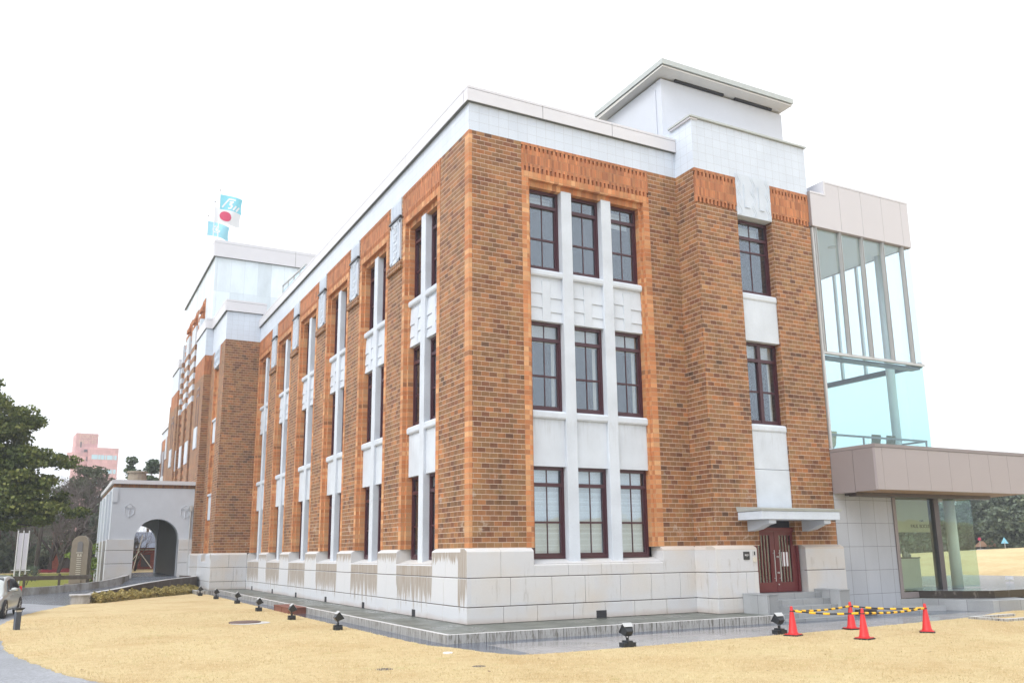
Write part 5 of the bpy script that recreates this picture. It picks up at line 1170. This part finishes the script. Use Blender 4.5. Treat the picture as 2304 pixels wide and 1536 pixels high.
def blob_points(blobs, per, shell=.55):
    pts = []; tn = []
    for (x, y, z, rx, ry, rz_) in blobs:
        n = int(per*(rx*ry*rz_)**.62); d = RNG.normal(size=(n, 3)); d /= np.linalg.norm(d, axis=1)[:, None]
        r = RNG.uniform(shell, 1.05, n)**.7*(1+.16*np.sin(5*d[:, 0]+x*3)*np.cos(6*d[:, 2]+y)) 
        p = np.array([x, y, z])+d*r[:, None]*np.array([rx, ry, rz_]); pts.append(p)
        tn.append(np.clip(RNG.uniform(.2, .8, n)+RNG.normal()*.12, 0, 1))
    return np.concatenate(pts), np.concatenate(tn)
def crown_blobs(h0, h1, rad, n, shape='round', rs=(.5, 1.0)):
    out = []; rr = random.Random(int(h1*100+rad*10))
    for i in range(n):
        f = rr.random(); z = h0+(h1-h0)*f
        R_ = rad*(math.sin(math.pi*min(.97, .12+.86*f))**.6 if shape == 'round' else (1.05-f) if shape == 'cone' else 1.0)
        a = rr.uniform(0, 2*math.pi); r = R_*math.sqrt(rr.uniform(.15, 1)); s = rr.uniform(*rs)
        out.append((r*math.cos(a), r*math.sin(a), z, s*1.3, s*1.3, s*.7))
    return out
def tree(name, lab, loc, h, rad, n, mat, size, per, h0=.3, shape='round', tr=.25, group=None, rs=(.5, 1.0), flat=0, bark='bark', limbs=9, lean=0):
    t = thing(name, lab, 'tree', loc, 0, group); bl_ = crown_blobs(h*h0, h, rad, n, shape, rs)
    tk = MB(); top = (lean, 0, h*.85)
    tk.tube([(0, 0, 0), (.1, 0, h*.25), (lean*.5-.05, .1, h*.55), top], [tr, tr*.8, tr*.5, tr*.12], 8)
    rr = random.Random(3)
    for b in rr.sample(bl_, min(limbs, len(bl_))):
        zz = max(h*.12, b[2]-rad*.55); tk.tube([(lean*zz/h, 0, zz), (b[0]*.5, b[1]*.5, (zz+b[2])/2+.1), (b[0], b[1], b[2])], [tr*.35, tr*.2, tr*.06], 5)
    tk.make('trunk', bark, t).matrix_parent_inverse = Matrix()
    C_, tn = blob_points(bl_, per); leaf_mesh('crown', LM[mat], C_, size, tn, t, flat); return t
def twig_tree(name, lab, loc, h, rad, mat, seed, group=None, depth=5, dens=1.0):
    t = thing(name, lab, 'tree', loc, 0, group); rr = random.Random(seed); tk, tw_ = MB(), MB()
    def grow(p, d, l, r, lev):
        q = p+d*l; (tk if lev < 2 else tw_).tube([p, (p+q)/2+Vector((rr.gauss(0, .04), rr.gauss(0, .04), 0))*l, q], [r, r*.8, r*.6], 5 if lev < 3 else 3, cap=False)
        if lev >= depth: return
        for i in range(3 if lev else 5):
            nd = (d+Vector((rr.gauss(0, .55), rr.gauss(0, .55), rr.gauss(.12, .3)))).normalized(); grow(q if rr.random() < .6 else p+d*l*rr.uniform(.5, 1), nd, l*rr.uniform(.6, .85), r*.55, lev+1)
    grow(Vector((0, 0, 0)), Vector((0, 0, 1)), h*.28, h*.022, 0)
    tk.make('trunk', 'bark', t).matrix_parent_inverse = Matrix()
    tw_.make('crown', plain("grey brown twigs", (.17, .14, .13), .9, 0, .2, 3) if 'twig' not in MT else MT['twig'], t, recalc=False).matrix_parent_inverse = Matrix(); return t
MT['twig'] = plain("grey brown twigs", (.15, .125, .115), .9, 0, .2, 3)

# big evergreen at the left edge : broad layered limbs
t = thing('evergreen_tree', 'large dark evergreen with broad drooping boughs at the left edge', 'tree', (-15.3, 30.5, 0))
bl_ = []; rr = random.Random(12)
def bough(cx, cz, L, n, ang=0, th=.5, yj=1.6):
    for i in range(n):
        f = rr.random(); x = cx+L*f; s = rr.uniform(.32, .62)*(1.15-.4*f)
        bl_.append((x, rr.uniform(-yj, yj), cz-ang*f+rr.uniform(-th, th)*(1-.5*f), s*1.35, s*1.3, s*.62))
bough(-1.5, 11.1, 3.0, 26, .3, .65); bough(-1.5, 9.9, 3.8, 34, .4, .6); bough(-1.5, 8.9, 4.6, 34, .6, .4); bough(-1.5, 7.8, 5.1, 40, .5, .42)
bough(-1.5, 6.7, 4.6, 36, -.1, .5); bough(-1.5, 5.7, 5.2, 44, .0, .55); bough(-1.5, 4.7, 5.5, 44, .15, .45); bough(-1.5, 3.9, 4.0, 24, .1, .35)
bough(-1.0, 12.2, 1.9, 14, .3, .3); bough(1.5, 9.4, 2.2, 16, .5, .5); bough(2.0, 7.2, 3.4, 24, .3, .6); bough(1.5, 5.3, 3.6, 30, .2, .7); bough(-1, 4.2, 5.6, 30, .1, .5); bough(-1.5, 7.0, 3.5, 30, 0, .9); bough(-1.5, 9.2, 3.0, 24, .2, .8); bough(3.2, 4.55, 3.0, 14, .25, .18); bough(2.5, 6.0, 2.3, 14, .2, .4)
bough(-1.5, 8.4, 4.4, 30, .5, .5); bough(-1.5, 6.2, 4.9, 46, .1, .7); bough(-1.5, 5.0, 5.0, 40, .1, .6); bough(-1.5, 10.5, 3.0, 24, .3, .7); bough(-1.5, 3.6, 4.6, 26, -.15, .3)
bl_ += [(x-6, y, z, a, b, c) for x, y, z, a, b, c in bl_[::3]]
bl_ = [(x*1.03, y, z*1.045, a, b, c) for x, y, z, a, b, c in bl_]; C_, tn = blob_points(bl_, 680, .2); leaf_mesh('crown', LM['ever'], C_, .085, tn, t, 0)
tk = MB(); tk.tube([(-1.4, 0, 0), (-1.3, 0, 4), (-1.2, .2, 8), (-1.0, 0, 12)], [.55, .45, .3, .1], 10)
for z, L, d in ((3.9, 5.5, .6), (5.2, 5.5, .2), (6.6, 4.5, .3), (7.5, 5.2, .2), (8.8, 4.6, .2), (9.8, 3.6, .2), (11, 2.6, .3)):
    tk.tube([(-1.3, 0, z-.6), (L*.3-1.3, .3, z-.1), (L*.7-1.3, -.2, z+.1), (L-1.3, .1, z-.1)], [.16, .11, .07, .02], 6)
tk.make('trunk', 'bark', t).matrix_parent_inverse = Matrix()

twig_tree('bare_tree', 'large bare grey brown tree in front of the pink hotel', (-8.6, 60.0, 0), 11.4, 4, 'bare', 5, 'trees left of the building', depth=6)
tree('cedar_tree', 'tall olive green cedar partly hiding the pink hotel tower', (-7.7, 63.5, 0), 9.9, 3.5, 170, 'cedar', .10, 330, .25, 'round', .25, 'trees left of the building', (.3, .62), limbs=26)
twig_tree('bare_tree', 'bare tree between the evergreen and the olive green cedar', (-10.2, 59, 0), 10.0, 4, 'bare', 44, 'trees left of the building', depth=6)
twig_tree('bare_tree', 'smaller bare brown tree behind the stone stele', (-9.6, 56, 0), 7.6, 3, 'bare', 9, 'trees left of the building', depth=6)
twig_tree('bare_tree', 'bare tree behind the banners under the evergreen', (-12.6, 60, 0), 7.2, 3, 'bare', 21, 'trees left of the building', depth=6)
tree('conifer_tree', 'dark conifer just left of the portico wall', (-5.6, 58, 0), 7.0, 2.0, 40, 'wood', .13, 300, .05, 'round', .2, 'trees left of the building', (.4, .8))
tree('pine_tree', 'slender pine standing between hotel and brick tower', (-2.8, 86, 0), 13.7, 2.0, 24, 'pine', .16, 260, .5, 'cone', .2, 'trees left of the building', (.3, .6), .5, 'barkp')
tree('pine_tree', 'dark pine touching the far end of the brick building', (-.55, 88, 0), 13.2, 1.9, 26, 'pine', .16, 280, .4, 'cone', .2, 'trees left of the building', (.4, .7), .5, 'barkp')
tree('shrub', 'bright green shrub between stele and portico', (-8.15, 47, 0), 3.2, .9, 26, 'lime', .07, 420, .1, 'round', .06, None, (.25, .45))
tree('shrub', 'low clipped hedge mound beside the banner poles', (-11.6, 44.5, .4), 1.15, .9, 18, 'wood', .05, 500, .3, 'round', .04, None, (.2, .35))
for i, (x, y) in enumerate(((-13.6, 66), (-10.9, 72), (-8.9, 80))):
    tree('shrub', ['dark shrub mass behind the banners', 'dark shrub mass behind the stele, left one', 'dark shrub mass behind the stele, right one'][i], (x, y, .5), 3.6, 2.0, 40, 'wood', .1, 300, .02, 'round', .1, None, (.5, .9))
for i, (x, y, h_, r_) in enumerate(((-16, 62, 7.5, 3.2), (-20, 58, 8.5, 3.5), (-12.3, 76, 7.6, 2.6), (-25, 64, 9, 4), (-5.6, 74, 7.4, 3.2))):
    tree('broadleaf_tree', ['dark tree behind the banner stand, second row', 'dark tree behind the silver car', 'low dark tree left of the red brick house', 'dark tree at the far left edge behind the evergreen', 'dark tree behind the portico roof'][i], (x, y, 0), h_, r_, 45, 'wood', .16, 260, .05, 'round', .25, 'trees left of the building', (.6, 1.1))
m = MB()
for x in (-15.2, -14.0, -17.0, -12.4, -11.3, -18.6): m.tube([(x, 52+(x*7) % 3, 0), (x+.2, 52+(x*7) % 3, 5)], [.18, .13], 7)
tag(m.make('hedge_stakes', 'bark'), 'row of dark trunks behind the banners', 'trunks'); bpy.data.objects['hedge_stakes']['kind'] = 'stuff'
twig_tree('bare_tree', 'bare young tree with props seen through the portico arch', (-3.9, 58, .2), 5.4, 2, 'bare', 33, 'trees left of the building', depth=5)
t = thing('tree_prop', 'leaning pale wooden props seen through the portico arch', 'tree prop', (-3.9, 57, .9))
m = MB(); m.tube([(-.35, 0, 0), (.25, 0, 3.0)], .04, 6); mk(m, 'prop', 'curtain'); m = MB(); m.tube([(-1.1, 0, 0), (.1, 0, 1.7)], .03, 6); mk(m, 'prop', 'curtain'); m = MB(); m.tube([(1.1, 0, .3), (.2, 0, 1.5)], .03, 6); mk(m, 'prop', 'curtain')
m = MB(); m.prism([(-6.5, 53), (1, 53), (1, 67.5), (-6.5, 67.5)], .0, .95); kind(m.make('lawn_bank', 'lawn'), 'structure')

# right side: pines and woods beyond the rise
for i, (x, y, h_, r_, mt, n_) in enumerate(((64.6, 20.6, 5.6, 3.6, 'pine', 44), (76, 31, 6.2, 3.0, 'wood', 46), (80.5, 38.2, 6.4, 4.0, 'wood', 55), (72, 41, 6.0, 3.8, 'wood', 52), (84, 29, 7.2, 3.0, 'gold', 30), (75, 50, 6.6, 4.6, 'wood', 55), (66, 52, 6.2, 4.2, 'wood', 50), (90, 44, 7.2, 5, 'wood', 60), (68, 60, 6.6, 4.6, 'wood', 50), (60, 62, 6.4, 4.6, 'wood', 45), (96, 33, 7.4, 5, 'wood', 55))):
    tree('pine_tree' if mt == 'pine' else 'broadleaf_tree', ['layered green pine on the rise at the right edge', 'dark tree just left of the layered pine', 'tall dark woodland tree above the pale kiosk', 'dark woodland tree seen past the end of the glass', 'yellow green tree behind the layered pine', 'woodland tree behind the white column', 'woodland tree seen through the cafe glass', 'tall woodland tree in the back row at right', 'woodland tree behind the cafe counter', 'woodland tree seen beside the annex door frame', 'tall woodland tree at the right back edge'][i],
         (x, y, 1.2), h_, r_, n_*(2 if mt == 'wood' else 1), mt, .17 if mt != 'pine' else .13, 125 if mt != 'pine' else 220, .06 if mt != 'wood' else .02, 'round' if mt != 'pine' else 'cone', .3, 'trees beyond the rise', (.5, 1.0) if mt == 'pine' else (.8, 1.5), .3, 'barkp')
t = thing('tall_pine', 'tall pine with long bare forked trunk above the kiosk', 'tree', (76.5, 33.0, 1.5), 0, 'trees beyond the rise')
m = MB(); m.tube([(0, 0, 0), (.1, 0, 2.5), (0, 0, 4.0), (-.5, 0, 5.8)], [.22, .18, .14, .08], 8); m.tube([(.0, 0, 3.2), (.5, 0, 4.6), (.4, 0, 6)], [.12, .1, .06], 6); mk(m, 'trunk', 'barkp')
C_, tn = blob_points([(-.6, 0, 6.0, 1.6, 1.6, .5), (.6, .2, 6.5, 1.5, 1.5, .5), (-1.8, 0, 6.6, 1.2, 1.2, .4), (1.8, 0, 5.8, 1.0, 1, .4)], 200); leaf_mesh('crown', LM['pine'], C_, .16, tn, t)
# small far things on the rise
def post_sign(x, y, z, lab, shape, colr):
    global t
    t = thing('road_sign', lab, 'sign', (x, y, z), R(-60)); m = MB(); m.tube([(0, 0, 0), (0, 0, 1.0)], .03, 6); mk(m, 'post', 'steel')
    m = MB()
    if shape == 'tri': m.add([(-.32, 0, .85), (.32, 0, .85), (0, 0, 1.45), (-.32, .03, .85), (.32, .03, .85), (0, .03, 1.45)], [(0, 1, 2), (5, 4, 3), (0, 3, 4, 1), (1, 4, 5, 2), (2, 5, 3, 0)])
    else: m.tube([(0, 0, 1.15), (0, .03, 1.15)], .16, 16)
    mk(m, 'sign_plate', colr)
bls = plain("light blue sign", (.22, .55, .75), .4)
post_sign(69.5, 29.3, 1.55, 'light blue triangular crossing sign on the rise by the pine', 'tri', bls)
post_sign(74.5, 35.2, 1.75, 'round red and white road sign on the rise beside the kiosk', 'round', MT['flagr'])
t = thing('ticket_kiosk', 'low kiosk with brown roof beyond the rise', 'kiosk', (77.3, 35.6, 1.2), R(-60))
m = MB(); m.box(-1.5, 1.6, -1, 1, 0, .7); mk(m, 'wall', 'white2'); m = MB(); m.hexa([(-1.8, -1.2, .9), (2, -1.2, .9), (2, 1.2, .9), (-1.8, 1.2, .9), (-1.2, -.4, 1.5), (1.4, -.4, 1.5), (1.4, .4, 1.5), (-1.2, .4, 1.5)]); mk(m, 'roof', plain("terracotta roof", (.4, .24, .16), .8))
m = MB(); m.box(-2.2, -1.6, -1.05, .8, 0, .6); mk(m, 'blue_crate', bls)
t = thing('parked_car', 'small dark car far off on the road beyond the rise', 'car', (72.5, 38.2, 1.5), R(25))
m = MB(); m.hexa([(-2, -.8, .3), (2, -.8, .3), (2, .8, .3), (-2, .8, .3), (-1.9, -.8, .85), (1.9, -.8, .85), (1.9, .8, .85), (-1.9, .8, .85)]); m.hexa([(-1.4, -.75, .85), (1.1, -.75, .85), (1.1, .75, .85), (-1.4, .75, .85), (-1, -.6, 1.35), (.6, -.6, 1.35), (.6, .6, 1.35), (-1, .6, 1.35)]); mk(m, 'body', 'darksteel', .08)
for sx in (-1.2, 1.2):
    m = MB(); m.tube([(sx, -.85, .32), (sx, .85, .32)], .32, 14); mk(m, 'wheel', 'rubber')
for (x, y, z, lab) in ((27.3, 2.0, .75, 'white rectangular notice board lying low on the far lawn'), (35.5, 14.5, .55, 'white box beside the road seen through the cafe glass')):
    t = thing('notice_board', lab, 'board', (x, y, .05), R(-50)); m = MB(); m.box(-.16, .16, -.02, .02, z-.06, z+.08) if x < 30 else m.box(-.5, .5, -.2, .2, z-.2, z+.6); mk(m, 'board', 'pole')
    m = MB(); m.tube([(0, 0, 0), (0, 0, z)], .02, 6); mk(m, 'post', 'steel')

# bamboo grass along the parapet (uncountable)
n_ = 26000; f = RNG.random(n_); pth = np.array([(-2.75, 33.5), (-3.6, 32.1), (-4.7, 30.2), (-6.2, 28.2), (-7.6, 25.9), (-8.5, 24.2)]); seg = f*(len(pth)-1); i_ = np.clip(seg.astype(int), 0, 4); fr = (seg-i_)[:, None]
P0 = pth[i_]*(1-fr)+pth[i_+1]*fr; offs = RNG.random(n_)**.9*1.15*(1-.35*f); P0 = P0+np.stack([offs*.55, -offs*.75], 1)
zz = .05+RNG.random(n_)*(.44-.22*offs)*(.7+.5*np.sin(f*37)**2)
o = leaf_mesh('bamboo_grass', LM['sasa'], np.stack([P0[:, 0], P0[:, 1], zz], 1), .05, RNG.random(n_), None)
kind(tag(o, 'yellow dry bamboo grass along the foot of the dark parapet', 'plants'), 'stuff')

# grass blades on the near lawn (uncountable)
poly = np.array(lawn_poly)
def inside(x, y):
    c = np.zeros(len(x), bool); j = len(poly)-1
    for i in range(len(poly)):
        xi, yi = poly[i]; xj, yj = poly[j]
        if yi != yj: c ^= ((yi > y) != (yj > y)) & (x < (xj-xi)*(y-yi)/(yj-yi)+xi)
        j = i
    return c
N = 230000
az = np.radians(RNG.uniform(-6, 62, N)); dd = 10.5+26*RNG.random(N)**1.35
gx = CAM.x+np.sin(az)*dd; gy = CAM.y+np.cos(az)*dd
ok = inside(gx, gy); gx, gy = gx[ok], gy[ok]; n_ = len(gx)
hh = RNG.uniform(.012, .035, n_)*(1+.6*np.sin(gx*1.7)*np.sin(gy*1.3)*.5); an = RNG.uniform(0, 6.28, n_); wv_ = RNG.uniform(.003, .006, n_)*(1+np.hypot(gx-CAM.x, gy-CAM.y)*.02); ln = RNG.normal(size=(n_, 2))*.018
V = np.empty((n_, 3, 3)); V[:, 0] = np.stack([gx-np.cos(an)*wv_, gy-np.sin(an)*wv_, np.full(n_, .048)], 1); V[:, 1] = np.stack([gx+np.cos(an)*wv_, gy+np.sin(an)*wv_, np.full(n_, .048)], 1); V[:, 2] = np.stack([gx+ln[:, 0], gy+ln[:, 1], .05+hh], 1)
me = bpy.data.meshes.new('grass'); me.vertices.add(3*n_); me.vertices.foreach_set('co', V.astype(np.float32).ravel()); me.loops.add(3*n_); me.loops.foreach_set('vertex_index', np.arange(3*n_, dtype=np.int32))
me.polygons.add(n_); me.polygons.foreach_set('loop_start', np.arange(0, 3*n_, 3, dtype=np.int32)); me.polygons.foreach_set('loop_total', np.full(n_, 3, dtype=np.int32))
a_ = me.attributes.new('tone', 'FLOAT', 'FACE'); a_.data.foreach_set('value', RNG.random(n_).astype(np.float32)); me.update(); me.materials.append(LM['grass'])
o = bpy.data.objects.new('grass', me); COL.objects.link(o); kind(tag(o, 'short dry yellow grass of the foreground lawn', 'grass'), 'stuff')

# thin wet air : one closed box round the scene
hb = MB(); hb.box(-620, 820, -320, 920, -1.2, 60)
hm = bpy.data.materials.new("haze"); hm.use_nodes = True; hm.node_tree.nodes.clear()
ho = hm.node_tree.nodes.new('ShaderNodeOutputMaterial'); hv = hm.node_tree.nodes.new('ShaderNodeVolumePrincipled')
hv.inputs['Color'].default_value = (.92, .95, 1, 1); hv.inputs['Density'].default_value = .0011; hv.inputs['Anisotropy'].default_value = .2
hm.node_tree.links.new(hv.outputs[0], ho.inputs['Volume'])
kind(hb.make('haze', hm), 'stuff')['label'] = 'thin pale haze of a wet snowy day'
